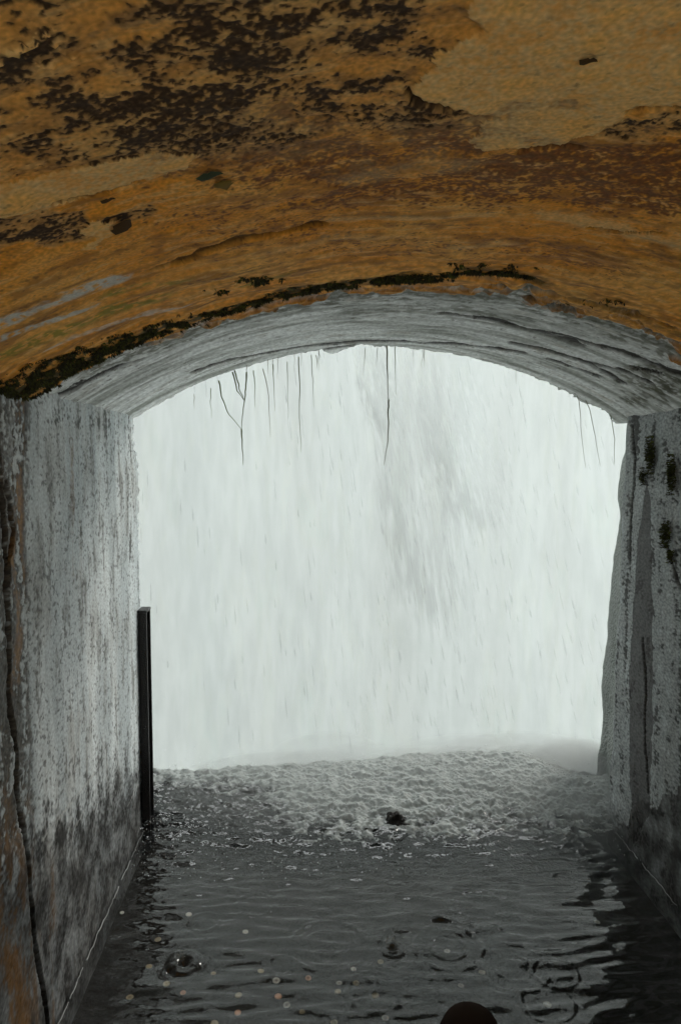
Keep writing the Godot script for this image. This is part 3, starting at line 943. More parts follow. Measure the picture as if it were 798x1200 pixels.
# ---------------------------------------------------------------- what encloses the tunnel
func build_enclosure() -> void:
	var rock := plain(0.13, 0.125, 0.115, 0.85)
	relief(rock, 1.5, 6.0, 31)
	var cliff := thing("cliff", "dark rock cliff that the tunnel is cut through", "cliff")
	var parts := [[Vector3(-14, 2.62, -3.62), Vector3(14, 3.6, 1.1)], [Vector3(-14, -6, -3.62), Vector3(XL - 0.62, 2.6, 1.1)], [Vector3(XR + 0.62, -6, -3.58), Vector3(14, 2.6, 1.1)], [Vector3(XL - 0.6, -6, -4.2), Vector3(XR + 0.6, -0.45, 1.1)]]
	for q in parts:
		var o := obj("rock_mass", stone_box(q[0], q[1]), rock, cliff)
		o.position = (q[0] + q[1]) / 2.0
	# added rock spur, unseen beyond the pale wall: keeps sky off the damp wall
	var bn := FastNoiseLite.new()
	bn.frequency = 0.6
	bn.fractal_octaves = 4
	var bp := PackedVector3Array()
	for j in 40:
		for i in 30:
			var t := i / 29.0
			var y := lerpf(-6.0, 7.0, j / 39.0)
			bp.append(Vector3(lerpf(-1.3, -4.0, t) + bn.get_noise_2d(t * 6.0, y) * 0.4 * t, y, -lerpf(3.6, 8.6, t)))
	obj("added_buttress", grid(30, 40, bp, PackedVector2Array(), Vector3(1, 0, 0.5)), rock, cliff)
	# added rock face, unseen behind the viewer: keeps low sky off the walls
	var facing := obj("added_facing_rock", stone_box(Vector3(-30, -1, 9), Vector3(30, 8, 12)), rock, cliff)
	facing.position = Vector3(0, 3.5, 10.5)
	var added_side_rock := obj("added_side_rock", stone_box(Vector3(-12, -1, 1.14), Vector3(-1.6, 6, 8.9)), rock, cliff)  # added rock, unseen behind the viewer: shades the damp wall from the rear left
	added_side_rock.position = Vector3(-6.8, 2.5, 5.02)
	# collars that close the gap between arch and rock at both ends
	for z in [-3.6, 1.05]:
		var p := PackedVector3Array()
		for j in 2:
			for i in 60:
				var s := lerpf(-0.05, ARC + 0.05, i / 59.0)
				var a := vault_point(s, -z, -0.03)
				p.append(a if j == 0 else Vector3(clampf(XC + (a.x - XC) * 1.5, XL - 0.65, XR + 0.65), 2.66, z))
		obj("portal_collar", grid(60, 2, p, PackedVector2Array(), Vector3(0, 0, signf(z))), rock, cliff)
	# added slab, unseen behind the viewer: bounces daylight onto the near vault
	var slab := plain(0.80, 0.77, 0.70, 0.8)
	relief(slab, 1.0, 1.0, 36)
	var added_terrace := obj("added_terrace", stone_box(Vector3(-30, -1.0, 1.12), Vector3(30, -0.2, 60)), slab)
	added_terrace.position = Vector3(0, -0.6, 30.56)
	tag(added_terrace, "", "", "", "structure")
	# rock jamb beyond the damp wall, leaning out as it rises
	var n := FastNoiseLite.new()
	n.frequency = 1.6
	n.fractal_octaves = 5
	n.seed = 12
	var outline := [[-3.0, 690], [0.0, 701], [0.35, 703], [0.9, 706], [1.25, 710], [1.62, 717], [1.70, 714], [1.8, 718], [2.05, 726], [2.2, 736], [3.2, 770]]
	var q := PackedVector3Array()
	for j in 160:
		var y := lerpf(-3.0, 3.2, j / 159.0)
		var px := 0.0
		for k in outline.size() - 1:
			if y >= outline[k][0] and y <= outline[k + 1][0] + 1e-4:
				px = lerpf(outline[k][1], outline[k + 1][1], (y - outline[k][0]) / (outline[k + 1][0] - outline[k][0]))
		var far := on_d(px, 700, 4.25).x
		for i in 50:
			var t := i / 49.0
			var d := lerpf(3.5, 5.6, t)
			var x := lerpf(XR + 0.02, far, smoothstep(0.0, 0.34, t)) + maxf(0.0, t - 0.33) * 2.6
			q.append(Vector3(x + n.get_noise_3d(d * 2.0, y, 0) * 0.05 * smoothstep(0.02, 0.2, t), y, -d - n.get_noise_3d(d * 2.0, y, 9) * 0.05))
	var jamb_mat := plain(0.20, 0.22, 0.205, 0.7)
	relief(jamb_mat, 0.5, 1.5, 33)
	var jamb := obj("rock_jamb", grid(50, 160, q, PackedVector2Array(), Vector3(-1, 0, -0.3)), jamb_mat)
	tag(jamb, "wet grey-green rock jamb outside the mouth, beyond the damp wall", "rock")

# ---------------------------------------------------------------- outside
func build_outside() -> void:
	var m := plain(0.82, 0.85, 0.84, 0.8)
	relief(m, 3.0, 6.0, 40)
	var pl := PlaneMesh.new()
	pl.size = Vector2(1200, 1200)
	var o := obj("plunge_pool", pl, m)  # unseen pool, raised and whitened to bounce skylight up to the vault
	o.position = Vector3(0, -3.0, -200)
	tag(o, "", "", "", "structure")

func streak_texture(w: int, h: int, sd: int, lo: Vector3, hi: Vector3, alpha_hi: float, use_alpha: bool, vignette := false) -> ImageTexture:
	var a := noise_bytes(w, h, 5, 32, sd, 0, 3, true)
	var b := noise_bytes(w, h, 20, 90, sd + 1, 0, 3, true)
	var c := noise_bytes(w, h, 90, 260, sd + 2, 0, 3, true)
	var n := 4 if use_alpha else 3
	var data := PackedByteArray()
	data.resize(w * h * n)
	for i in w * h:
		var fa := a[i] / 255.0 - 0.5
		var fb := b[i] / 255.0 - 0.5
		var fc := c[i] / 255.0 - 0.5
		var v := clampf(0.5 + fa * 0.15 + fb * 0.4 + fc * 0.8, 0.0, 1.0)
		var col := lo.lerp(hi, v)
		data[i * n] = int(pow(col.x, 0.4545) * 255.0)
		data[i * n + 1] = int(pow(col.y, 0.4545) * 255.0)
		data[i * n + 2] = int(pow(col.z, 0.4545) * 255.0)
		if use_alpha:
			var u := clampf(0.5 + fb * 1.2 + fa * 0.2 + fc * 0.9, 0.0, 1.0)
			if vignette:      # a loose strand: dense in its middle, torn to nothing at its rims
				var x := (i % w) / float(w) * 2.0 - 1.0
				var y := (i / w) / float(h) * 2.0 - 1.0
				u = clampf(u * 1.3 - 0.55 + 0.75 * maxf(0.0, 1.0 - x * x - y * y * y * y), 0.0, 1.0) * clampf((1.0 - absf(x)) * 4.0, 0.0, 1.0) * clampf((1.0 - absf(y)) * 4.0, 0.0, 1.0)
			data[i * n + 3] = int(255.0 * alpha_hi * u)
	return tex(w, h, data, Image.FORMAT_RGBA8 if use_alpha else Image.FORMAT_RGB8)

func build_waterfall() -> void:
	var root := thing("waterfall", "white waterfall curtain coming down outside the tunnel mouth", "waterfall", Vector3(0.8, -3.0, -10.0))
	var layers := [[10.0, 21, 1.1, false], [9.3, 51, 0.9, true]]
	for L in layers:
		var n := FastNoiseLite.new()
		n.seed = L[1]
		n.frequency = 0.25
		n.fractal_octaves = 3
		var nu := 200
		var nv := 80
		var p := PackedVector3Array()
		var uv := PackedVector2Array()
		for j in nv:
			var y := lerpf(-3.1, 16.0, float(j) / (nv - 1))
			for i in nu:
				var x := lerpf(-9.0, 6.0, float(i) / (nu - 1))
				var fall := 16.0 - y
				var d: float = L[0] - 1.0 + 0.24 * sqrt(fall) + n.get_noise_2d(x * L[2], y * 0.15) * 0.7
				var lean := (x + 2.0) * 0.011 * fall        # strands spread as they fall
				p.append(Vector3(x + lean, y, -d) - root.position)
				uv.append(Vector2(x / 3.4, (y + 3.1) / 10.5 + 0.2))
		var m := StandardMaterial3D.new()
		m.roughness = 0.6
		m.texture_repeat = true
		if L[3]:
			m.albedo_texture = streak_texture(512, 1024, L[1], Vector3(0.221, 0.234, 0.228), Vector3(0.241, 0.254, 0.249), 0.15, true)
			m.transparency = BaseMaterial3D.TRANSPARENCY_ALPHA
		else:
			m.albedo_texture = streak_texture(512, 1024, L[1], Vector3(0.237, 0.250, 0.244), Vector3(0.245, 0.257, 0.252), 1.0, false)
		m.backlight_enabled = true
		m.backlight = Color(1, 1, 1)
		obj("water_sheet", grid(nu, nv, p, uv, Vector3(0, 0, 1)), m, root)
	# torn strands that hang in front of the sheets
	var sm := StandardMaterial3D.new()
	sm.roughness = 0.6
	sm.albedo_texture = streak_texture(256, 512, 91, Vector3(0.14, 0.151, 0.145), Vector3(0.185, 0.198, 0.192), 0.30, true, true)
	sm.transparency = BaseMaterial3D.TRANSPARENCY_ALPHA
	sm.texture_repeat = false
	for q in [[470, 380, 62, 760, 0.22], [520, 420, 55, 640, 0.25], [430, 380, 30, 520, 0.12]]:
		var lo := on_d(q[0] - q[2], q[3], 8.2)
		var hi := on_d(q[0] + q[2], q[1], 8.2)
		var p := PackedVector3Array()
		var uv := PackedVector2Array()
		for j in 20:
			for i in 12:
				var u := i / 11.0
				var v := j / 19.0
				p.append(Vector3(lerpf(lo.x, hi.x, u) + q[4] * (1.0 - v) * 2.0, lerpf(lo.y, hi.y, v), -8.2 + 0.3 * sin(u * 3.0 + v * 2.0) - 0.25 * v) - root.position)
				uv.append(Vector2(u, v))
		obj("water_strand", grid(12, 20, p, uv, Vector3(0, 0, 1)), sm, root)
	# loose drops in front
	var drop := lathe([Vector2(0.0, -0.5), Vector2(0.5, -0.3), Vector2(0.6, 0.0), Vector2(0.3, 0.3), Vector2(0.0, 0.5)], 5)
	var mm := MultiMesh.new()
	mm.transform_format = MultiMesh.TRANSFORM_3D
	mm.mesh = drop
	mm.instance_count = 700
	for k in 700:
		var y := rng.randf_range(-1.4, 4.2)
		var x := rng.randf_range(-3.0, 6.0)
		if rng.randf() < 0.5: x = 1.5 + rng.randfn() * 0.9
		var d := rng.randf_range(8.0, 8.8)
		var lean := (x + 2.0) * 0.05
		var up := Vector3(-lean, 1, 0).normalized()
		var b := Basis(up.cross(Vector3.BACK).normalized(), up, Vector3.BACK)
		mm.set_instance_transform(k, Transform3D(b * Basis.from_scale(Vector3(rng.randf_range(0.006, 0.022), rng.randf_range(0.08, 0.30), 0.012)), Vector3(x, y, -d) - root.position))
	var dm := plain(0.25, 0.27, 0.265, 0.5)
	dm.albedo_color.a = 0.10
	dm.transparency = BaseMaterial3D.TRANSPARENCY_ALPHA
	var mo := MultiMeshInstance3D.new()
	mo.name = "falling_drops"
	mo.multimesh = mm
	mo.material_override = dm
	root.add_child(mo, true)
	tag(mo, "", "", "", "stuff")

# ---------------------------------------------------------------- the channel
var wn1 := FastNoiseLite.new()
var wn2 := FastNoiseLite.new()
var wn3 := FastNoiseLite.new()
var wn4 := FastNoiseLite.new()
var rings := []
var ridge := []

func turbulence(x: float, d: float) -> float:     # 0 calm .. 1 boiling, where the falling water lands
	return smoothstep(2.95, 3.9, d + 0.06 * wn1.get_noise_2d(x * 3.0, d * 3.0))

func foam_amount(x: float, d: float) -> float:
	var front := 3.30 + 0.45 * smoothstep(0.2, -0.6, x) + 0.10 * wn1.get_noise_2d(x * 2.5 + 40.0, d * 2.5)
	return smoothstep(front - 0.1, front + 0.6, d)

func mound(x: float, d: float) -> float:
	var a := smoothstep(3.3, 4.1, d) * (0.10 + 0.06 * exp(-pow((x - 1.0) / 0.8, 2.0)))
	var drop := smoothstep(4.08, 4.45, d)
	return a - drop * drop * 0.6 - 0.17 * smoothstep(1.25, 1.7, x) * smoothstep(3.8, 4.3, d)

func water_height(x: float, d: float) -> float:
	var tb := turbulence(x, d)
	var chop := 0.5 + 0.5 * smoothstep(-0.35, -0.72, x)
	var hh := wn1.get_noise_2d(x * 2.2, d * 7.5) * lerpf(0.0055, 0.012, tb)
	hh += wn4.get_noise_2d(x * 5.0 + d * 1.5, d * 16.0) * lerpf(0.0044, 0.005, tb)
	hh += wn2.get_noise_2d(x * 8.0, d * 16.0) * lerpf(0.0007 + 0.0030 * (chop - 0.5), 0.009, tb)
	hh += wn3.get_noise_2d(x * 30.0, d * 42.0) * lerpf(0.0001 + 0.0005 * (chop - 0.5), 0.0030, tb)
	hh += 0.002 * sin(d * 26.0 + x * 5.0 + wn1.get_noise_2d(x, d) * 5.0) * (0.4 + 0.6 * wn1.get_noise_2d(x * 1.5 + 9.0, d * 1.5))
	for r in rings:
		var dx: float = x - r[0]
		var dd: float = d - r[1]
		if absf(dx) < 0.3 and absf(dd) < 0.3:
			var q := sqrt(dx * dx + dd * dd)
			var e: float = (q - r[2]) / r[4]
			hh += r[3] * cos(e * 3.2) * exp(-e * e)
	for k in ridge.size() - 1:
		var a: Vector2 = ridge[k]
		var b: Vector2 = ridge[k + 1]
		var at := Vector2(x, d)
		var t := clampf((at - a).dot(b - a) / (b - a).length_squared(), 0.0, 1.0)
		var dist := (at - a - (b - a) * t)
		hh += 0.013 * exp(-pow(dist.length() / 0.022, 2.0)) / (ridge.size() - 1) * 1.6
	return hh

func build_channel() -> void:
	wn1.seed = 3; wn1.frequency = 1.0; wn1.fractal_octaves = 3
	wn2.seed = 5; wn2.frequency = 1.0; wn2.fractal_octaves = 3
	wn4.seed = 15; wn4.frequency = 1.0; wn4.fractal_type = FastNoiseLite.FRACTAL_NONE
	wn3.seed = 8; wn3.frequency = 1.0; wn3.fractal_octaves = 2
	for r in [[525, 1110, 0.13, 0.0012, 0.022], [525, 1110, 0.07, 0.0012, 0.018], [385, 1108, 0.15, 0.0012, 0.022], [385, 1108, 0.09, 0.001, 0.02], [600, 1133, 0.13, 0.0009, 0.02], [600, 1133, 0.07, 0.0009, 0.018], [440, 1162, 0.10, 0.0012, 0.02], [418, 1158, 0.06, 0.001, 0.018], [650, 1140, 0.08, 0.001, 0.018], [300, 1060, 0.08, 0.001, 0.02], [330, 1130, 0.05, 0.001, 0.016], [640, 1175, 0.09, 0.001, 0.02], [216, 1128, 0.058, 0.004, 0.022], [216, 1128, 0.0, -0.022, 0.045], [200, 1138, 0.0, -0.010, 0.03], [460, 1112, 0.0, -0.016, 0.03], [460, 1112, 0.045, 0.003, 0.016], [560, 1060, 0.1, 0.001, 0.02], [240, 1080, 0.06, 0.001, 0.018]]:
		var q := on_y(r[0], r[1], 0.0)
		rings.append([q.x, -q.z, r[2], r[3] * (1.5 if absf(r[3]) < 0.002 else 1.0), r[4]])
	for r in [[482, 1071], [515, 1077], [548, 1084], [582, 1087]]:
		var q := on_y(r[0], r[1], 0.0)
		ridge.append(Vector2(q.x, -q.z))
	var x0 := XL - 0.42
	var x1 := 2.2
	var nu := 570
	var nv := 480
	var p := PackedVector3Array()
	var fp := PackedVector3Array()
	for j in nv:
		var d := lerpf(2.15, 4.5, float(j) / (nv - 1))
		for i in nu:
			var x := lerpf(x0, x1, float(i) / (nu - 1))
			var hh := water_height(x, d) + mound(x, d)
			p.append(Vector3(x, hh, -d))
	var water := StandardMaterial3D.new()
	water.albedo_color = srgb(0.011, 0.013, 0.013, 0.30)
	water.transparency = BaseMaterial3D.TRANSPARENCY_ALPHA
	water.roughness = 0.04
	water.metallic_specular = 0.5
	var stream := obj("stream_water", grid(nu, nv, p, PackedVector2Array(), Vector3.UP), water)
	tag(stream, "", "", "", "structure")
	var bp := PackedVector3Array()
	for j in 80:
		for i in 40:
			var x := lerpf(XL - 0.04, XR + 0.04, i / 39.0)
			var d := lerpf(-1.1, 2.155, j / 79.0)
			bp.append(Vector3(x, water_height(x, d), -d))
	obj("rear_water", grid(40, 80, bp, PackedVector2Array(), Vector3.UP), water, stream)
	# bed
	var bed := plain(0.018, 0.016, 0.013, 0.9)
	relief(bed, 0.35, 0.4, 44)
	bed.metallic_specular = 0.1
	var b := obj("stream_bed", stone_box(Vector3(XL - 0.44, -0.4, -4.1), Vector3(2.2, -0.13, 1.1)), bed)
	b.position = Vector3((XL - 0.44 + 2.2) / 2.0, -0.265, -1.5)
	tag(b, "", "", "", "structure")
	# foam: a puffed-up sheet that rises through the water where the fall lands
	var cell := FastNoiseLite.new()
	cell.noise_type = FastNoiseLite.TYPE_CELLULAR
	cell.cellular_return_type = FastNoiseLite.RETURN_DISTANCE
	cell.fractal_type = FastNoiseLite.FRACTAL_NONE
	cell.frequency = 1.0
	cell.seed = 77
	nu = 690
	nv = 330
	fp.clear()
	var above := PackedFloat32Array()
	for j in nv:
		var d := lerpf(3.2, 4.52, float(j) / (nv - 1))
		for i in nu:
			var x := lerpf(x0, x1, float(i) / (nu - 1))
			var f := foam_amount(x, d)
			var wx := x + wn2.get_noise_2d(x * 5.0, d * 5.0) * 0.05
			var wd := d + wn2.get_noise_2d(x * 5.0 + 30.0, d * 5.0) * 0.05
			var q1 := cell.get_noise_2d(wx * 10.0, wd * 15.0) + 1.0
			var q2 := cell.get_noise_2d(wx * 34.0 + 5.0, wd * 40.0) + 1.0
			var fine := wn3.get_noise_2d(x * 70.0, d * 80.0)
			var mids := wn2.get_noise_2d(x * 18.0, d * 26.0)
			var broken := wn2.get_noise_2d(x * 9.0 + 70.0, d * 14.0)
			var lift := -0.032 + f * 0.048 + broken * 0.034 * (1.0 - 0.6 * f) - 0.05 * (1.0 - smoothstep(3.2, 3.5, d))
			lift += (0.5 - q1 * q1) * 0.006 + (0.5 - q2 * q2) * 0.0035 + fine * 0.0028 + mids * 0.006
			above.append(lift)
			var hh := water_height(x, d) + mound(x, d) + lift
			fp.append(Vector3(x, hh, -d))
	var fm := plain(0.27, 0.29, 0.28, 0.7)
	fm.subsurf_scatter_enabled = false
	relief(fm, 0.12, 0.06, 45)
	var fa := grid(nu, nv, fp, PackedVector2Array(), Vector3.UP).surface_get_arrays(0)
	var fi: PackedInt32Array = fa[Mesh.ARRAY_INDEX]
	var kept := PackedInt32Array()
	for k in range(0, fi.size(), 6):
		if above[fi[k]] > -0.008:
			kept.append_array(fi.slice(k, k + 6))
	fa[Mesh.ARRAY_INDEX] = kept
	var foam_mesh := ArrayMesh.new()
	foam_mesh.add_surface_from_arrays(Mesh.PRIMITIVE_TRIANGLES, fa)
	var foam := obj("foam", foam_mesh, fm)
	tag(foam, "grey white foam boiling where the falling water lands", "foam", "", "stuff")
	# flecks and drops thrown up over the foam
	var ball := SphereMesh.new()
	ball.radius = 1.0
	ball.height = 2.0
	ball.radial_segments = 8
	ball.rings = 4
	var mm := MultiMesh.new()
	mm.transform_format = MultiMesh.TRANSFORM_3D
	mm.mesh = ball
	var spots := []
	for k in 5000:
		var d := rng.randf_range(3.15, 4.4)
		var x := rng.randf_range(XL + 0.02, 1.75)
		var f := foam_amount(x, d)
		var tb := turbulence(x, d)
		if rng.randf() < tb * 0.75:
			var up := absf(rng.randfn()) * 0.014 * (0.4 + tb)
			if rng.randf() < 0.10: up += rng.randf() * 0.10
			spots.append(Vector3(x, water_height(x, d) + mound(x, d) + f * 0.02 + up, -d))
	mm.instance_count = spots.size()
	for k in spots.size():
		var r := rng.randf_range(0.0008, 0.0030)
		mm.set_instance_transform(k, Transform3D(Basis.from_scale(Vector3(r, r * rng.randf_range(0.7, 1.6), r)), spots[k]))
	var mo := MultiMeshInstance3D.new()
	mo.name = "spray_drops"
	mo.multimesh = mm
	mo.material_override = plain(0.45, 0.48, 0.47, 0.25)
	add_child(mo, true)
	tag(mo, "fine white spray drops thrown up over the foam", "spray", "", "stuff")
	# lines of froth where the water meets the walls
	for a in [[XL + 0.012, 2.2, 3.62, "thin white froth line along the foot of the pale wall"], [XR - 0.012, 2.9, 3.5, "thin froth line along the foot of the damp wall"]]:
		var st := SurfaceTool.new()
		st.begin(Mesh.PRIMITIVE_TRIANGLES)
		var d: float = a[1]
		while d < a[2]:
			var pts := []
			for k in 5:
				var dd := d + k * 0.02
				pts.append(Vector3(a[0] + wn2.get_noise_2d(dd * 20.0, 3.0) * 0.004, water_height(a[0], dd) + 0.002, -dd))
			tube(st, pts, rng.randf_range(0.0008, 0.0034), rng.randf_range(0.0008, 0.0034), 5)
			d += 0.08 + (rng.randf() * 0.05 if rng.randf() < 0.4 else 0.0)
		var o := obj(numbered("froth_line"), st.commit(), plain(0.24, 0.25, 0.245, 0.6))
		tag(o, a[3], "froth", "", "stuff")
	# mist hanging over the landing water
	var mist := Node3D.new()
	mist.name = "mist"
	add_child(mist)
	tag(mist, "pale mist hanging over the landing water", "mist", "", "stuff")
	var mr := RandomNumberGenerator.new()
	mr.seed = 5
	for k in 18:
		var right := k < 8
		var fv := FogVolume.new()
		fv.name = "mist_bank"
		fv.shape = RenderingServer.FOG_VOLUME_SHAPE_ELLIPSOID
		fv.size = Vector3(mr.randf_range(0.5, 0.9), mr.randf_range(0.25, 0.42), mr.randf_range(0.6, 1.0)) if right else Vector3(mr.randf_range(0.7, 1.4), mr.randf_range(0.18, 0.36), mr.randf_range(0.4, 0.8))
		fv.position = Vector3(mr.randf_range(1.2, 1.65), mr.randf_range(-0.06, 0.08), -mr.randf_range(3.6, 4.2)) if right else Vector3(mr.randf_range(-0.5, 1.4), mr.randf_range(0.0, 0.12), -mr.randf_range(3.9, 4.35))
		var mat := FogMaterial.new()
		mat.density = mr.randf_range(0.4, 0.9)
		mat.albedo = Color(0.96, 0.98, 0.97)
		fv.material = mat
		mist.add_child(fv, true)

# ---------------------------------------------------------------- small things
func build_small_things() -> void:
	# coins on the bed
	var coin := lathe([Vector2(0.0, 0.0014), Vector2(0.0098, 0.0014), Vector2(0.0103, 0.0019), Vector2(0.0119, 0.0019), Vector2(0.0122, 0.0015), Vector2(0.0122, 0.0), Vector2(0.0, 0.0)], 18)
	var silver := plain(0.58, 0.56, 0.49, 0.5)
	var copper := plain(0.62, 0.34, 0.20, 0.5)
	var tarnish := plain(0.34, 0.28, 0.16, 0.6)
	var list := []
	for c in [[175, 30, 0], [185, 110, 0], [278, 180, 2], [358, 115, 0], [505, 160, 0], [422, 268, 2], [585, 287, 0], [668, 280, 1], [785, 257, 0], [748, 293, 0], [745, 315, 2], [590, 328, 1], [485, 370, 1], [652, 368, 2], [612, 350, 0], [487, 325, 2], [343, 318, 1], [300, 295, 2], [735, 395, 2], [425, 398, 2], [255, 250, 2], [205, 330, 2], [545, 262, 2]]:
		list.append([60 + c[0] / 2.217, 1020 + c[1] / 2.217, c[2]])
	for c in [[248, 190, 0], [28, 232, 0], [280, 271, 0], [483, 315, 0], [103, 347, 0], [600, 122, 0], [80, 295, 2], [35, 265, 2], [92, 215, 2], [330, 240, 2]]:
		list.append([400 + c[0] / 2.005, 1020 + c[1] / 2.005, c[2]])
	var names := ["pale silver coin lying under the stream water", "reddish copper coin lying under the stream water", "dull tarnished coin lying under the stream water"]
	for c in list:
		var o := obj(numbered("coin"), coin, [silver, copper, tarnish][c[2]])
		o.position = on_y(c[0], c[1], -0.128)
		o.rotation = Vector3(rng.randf_range(-0.12, 0.12), rng.randf() * TAU, rng.randf_range(-0.12, 0.12))
		o.scale = Vector3.ONE * rng.randf_range(0.8, 1.25)
		tag(o, names[c[2]], "coin", ["silver coins in the stream", "copper coins in the stream", "tarnished coins in the stream"][c[2]])
	# hanging rootlets under the lip of the arch
	var green := plain(0.10, 0.13, 0.035, 0.6)
	var olive := plain(0.13, 0.12, 0.06, 0.6)
	var brown := plain(0.06, 0.055, 0.035, 0.6)
	var roots := [
		[[[247, 455], [247, 470], [248, 490]], 0, 1.0], [[[297, 434], [299, 452], [299, 477]], 0, 1.3], [[[308, 432], [314, 456], [316, 490], [317, 512]], 1, 1.1], [[[320, 427], [321, 450], [322, 482]], 0, 1.2],
		[[[337, 424], [337, 450], [338, 490]], 0, 1.0], [[[350, 418], [351, 450], [351, 490], [353, 530]], 0, 1.5], [[[365, 416], [366, 445], [368, 478]], 0, 1.0], [[[371, 416], [372, 432]], 1, 1.0],
		[[[463, 405], [463, 430], [464, 462]], 0, 1.2], [[[497, 408], [497, 430]], 1, 1.0],
		[[[665, 444], [679, 470], [680, 500], [686, 548]], 1, 1.2], [[[678, 450], [691, 480], [697, 512], [703, 546]], 1, 1.2], [[[711, 460], [714, 480], [720, 515], [719, 545]], 0, 1.4], [[[428, 408], [427, 425], [425, 440]], 1, 0.9], [[[442, 408], [441, 430]], 1, 0.9], [[[228, 462], [228, 480]], 1, 0.8],
	]
	for k in 14:
		var px := rng.randf_range(285, 500) if k < 10 else rng.randf_range(600, 725)
		var lip_y := 408.0 + 0.00075 * pow(absf(px - 455.0), 2.0) - 4.0
		roots.append([[[px, lip_y], [px + rng.randf_range(-1, 1), lip_y + 9.0], [px + rng.randf_range(-2, 2), lip_y + rng.randf_range(16, 30)]], 3, rng.randf_range(0.6, 1.0)])
	for r in roots:
		if r[1] == 3:
			root_thing([r[0]], olive, r[2], "very short hair-thin rootlet at the grey arch lip", "short rootlets under the arch lip")
			continue
		root_thing([r[0]], [green, olive, brown][r[1]], r[2], ["thin green hanging rootlet dripping from the grey arch lip", "thin olive hanging rootlet dripping from the grey arch lip", "thin dark hanging rootlet dripping from the grey arch lip"][r[1]], ["green rootlets under the arch lip", "olive rootlets under the arch lip", "dark rootlets under the arch lip"][r[1]])
	root_thing([[[257, 446], [260, 465], [268, 485], [283, 503]], [[273, 436], [278, 458], [287, 470]], [[275, 434], [281, 456], [287, 470]], [[289, 436], [288, 455], [287, 470], [284, 488], [283, 503]], [[283, 503], [284, 520], [285, 545]]], green, 2.0, "tangled green rootlets joined in a loop under the arch lip", "")
	root_thing([[[453, 404], [454, 440], [455, 470]], [[455, 468], [455, 485], [455, 505], [453, 525], [450, 545]]], olive, 2.2, "longest rootlet, thick and dark at its end, hanging alone from the lip", "")
	# rusty bollard, its domed head just in view
	var head := on_y(551, 1200, 0.22)
	var bol := thing("iron_bollard", "rusty iron bollard with a domed head standing in the stream", "bollard", Vector3(head.x, -0.13, head.z))
	var rusty := plain(0.03, 0.017, 0.011, 0.9)
	relief(rusty, 0.06, 0.25, 61)
	rusty.metallic_specular = 0.2
	bol.scale = Vector3(1.15, 1.03, 1.15)
	obj("shaft", lathe([Vector2(0.066, 0.0), Vector2(0.066, 0.30)], 40), rusty, bol)
	obj("collar", lathe([Vector2(0.066, 0.285), Vector2(0.080, 0.287), Vector2(0.082, 0.295), Vector2(0.082, 0.312), Vector2(0.079, 0.318)], 48), rusty, bol)
	var dome := []
	for k in 14:
		var t := k / 13.0 * PI / 2
		dome.append(Vector2(0.0755 * cos(t), 0.316 + 0.066 * sin(t)))
	obj("domed_head", lathe(dome, 48), rusty, bol)
	# sodden wood chunk in the foam
	var wood := plain(0.022, 0.019, 0.017, 0.6)
	relief(wood, 0.08, 0.8, 71)
	var wc := on_y(470, 966, 0.02)
	var chunk := thing("driftwood", "dark broken piece of driftwood lodged in the foam", "driftwood", wc)
	for q in [[Vector3(-0.03, 0.02, 0), Vector3(0.045, 0.05, 0.04), 0.3, "stump"], [Vector3(0.03, 0.0, 0.01), Vector3(0.07, 0.026, 0.035), -0.35, "branch"], [Vector3(-0.085, -0.01, 0.02), Vector3(0.028, 0.022, 0.03), 0.1, "knot"]]:
		var o := obj(q[3], lump(q[1], int(q[0].x * 1000) + 5), wood, chunk)
		o.position = q[0]
		o.rotation.z = q[2]
	# splashes where single drips land
	var clear := StandardMaterial3D.new()
	clear.albedo_color = Color(0.75, 0.78, 0.77, 0.35)
	clear.transparency = BaseMaterial3D.TRANSPARENCY_ALPHA
	clear.roughness = 0.03
	splash(on_y(460, 1110, 0.0), 0.024, clear, "crown of water thrown up by a drip between ripple rings")
	splash(on_y(211, 1124, 0.0), 0.016, clear, "small splash in a dark dimple near the pale wall")
	# dead leaves caught on the rock
	var leaf_mats := [plain(0.05, 0.065, 0.035, 0.9), plain(0.20, 0.13, 0.025, 0.9), plain(0.07, 0.04, 0.016, 0.9)]
	for lm in leaf_mats:
		lm.metallic_specular = 0.2
	var leaves := [[241, 186, 0.05, 1.3, 0, "dark green leaf stuck flat to the ochre rock"], [258, 198, 0.055, 0.1, 1, "yellow brown dead leaf stuck to the ochre rock under the green one"], [138, 248, 0.06, 2.4, 2, "curled dark brown leaf caught on the ochre rock"], [690, 45, 0.03, 1.3, 2, "shrivelled brown leaf on the smooth plate of pale render"], [120, 214, 0.03, 0.9, 2, "tiny dark leaf scrap under the edge of the pale render strip"]]
	for L in leaves:
		var q := on_vault(L[0], L[1])
		var th := (q.x - ARC / 2.0) / RAD
		var inward := Vector3(-sin(th), -cos(th), 0)
		var o := obj(numbered("dead_leaf"), leaf_mesh(L[2]), leaf_mats[L[4]])
		var fx := Vector3.FORWARD.rotated(inward, L[3])
		o.transform = Transform3D(Basis(fx, inward, fx.cross(inward)), vault_point(q.x, q.y, 0.031))
		tag(o, L[5], "leaf", "")

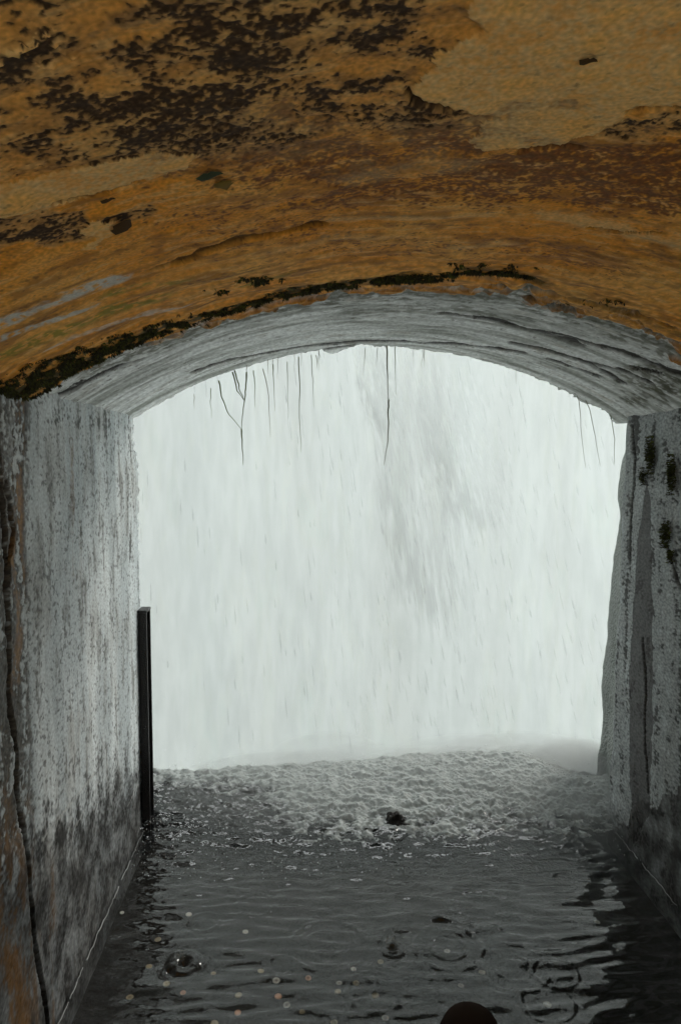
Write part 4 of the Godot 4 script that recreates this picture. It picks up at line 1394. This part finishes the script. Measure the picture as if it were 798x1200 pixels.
func root_thing(lines: Array, mat: Material, width: float, label: String, group: String) -> void:
	var st := SurfaceTool.new()
	st.begin(Mesh.PRIMITIVE_TRIANGLES)
	var base := on_d(lines[0][0][0], lines[0][0][1], MOUTH - 0.02)
	for ln in lines:
		var pts := []
		for k in ln.size() - 1:
			for q in 4:
				var t := q / 4.0
				var c := on_d(lerpf(ln[k][0], ln[k + 1][0], t), lerpf(ln[k][1], ln[k + 1][1], t), MOUTH - 0.02)
				pts.append(c + Vector3(rng.randfn(), 0, rng.randfn()) * 0.0012 - base)
		pts.append(on_d(ln[-1][0], ln[-1][1], MOUTH - 0.02) - base)
		tube(st, pts, 0.0020 * width, 0.0006 * width, 6)
	var o := obj(numbered("hanging_root"), st.commit(), mat)
	o.position = base
	tag(o, label, "root", group)

func lump(size: Vector3, sd: int) -> ArrayMesh:
	var n := FastNoiseLite.new()
	n.seed = sd
	n.frequency = 1.3
	n.fractal_octaves = 3
	var p := PackedVector3Array()
	for j in 17:
		var v := PI * j / 16.0
		for i in 25:
			var u := TAU * i / 24.0
			var a := Vector3(sin(v) * cos(u), cos(v), sin(v) * sin(u))
			p.append(a * size * (1.0 + 0.55 * n.get_noise_3dv(a)))
	return grid(25, 17, p, PackedVector2Array(), Vector3.ZERO)

func splash(at: Vector3, r: float, mat: Material, label: String) -> void:
	var root := thing("water_splash", label, "splash", at, "")
	var p := PackedVector3Array()
	for j in 6:
		var t := j / 5.0
		for i in 41:
			var a := TAU * i / 40.0
			var spike := 0.5 + 0.5 * pow(absf(sin(a * 3.5)), 3.0)
			p.append(Vector3(cos(a) * r * (0.8 + 0.35 * t), -0.006 + r * 1.5 * t * spike, sin(a) * r * (0.8 + 0.35 * t)))
	obj("crown", grid(41, 6, p, PackedVector2Array(), Vector3.RIGHT), mat, root)
	for k in 5:
		var b := SphereMesh.new()
		b.radius = r * 0.11
		b.height = r * 0.22
		b.radial_segments = 10
		b.rings = 6
		obj("droplet", b, mat, root).position = Vector3(rng.randfn() * r * 0.6, r * rng.randf_range(1.6, 2.3), rng.randfn() * r * 0.6)

func leaf_mesh(size: float) -> ArrayMesh:
	var p := PackedVector3Array()
	for j in 9:
		var t := j / 8.0
		var wd := size * 0.32 * sin(PI * pow(t, 0.8)) * (1.0 + 0.15 * sin(t * 30.0))
		for i in 5:
			var u := i / 4.0 * 2.0 - 1.0
			p.append(Vector3((t - 0.5) * size, -absf(u) * wd * 0.25 + 0.003 * sin(t * 5.0), u * wd))
	return grid(5, 9, p, PackedVector2Array(), Vector3.UP)
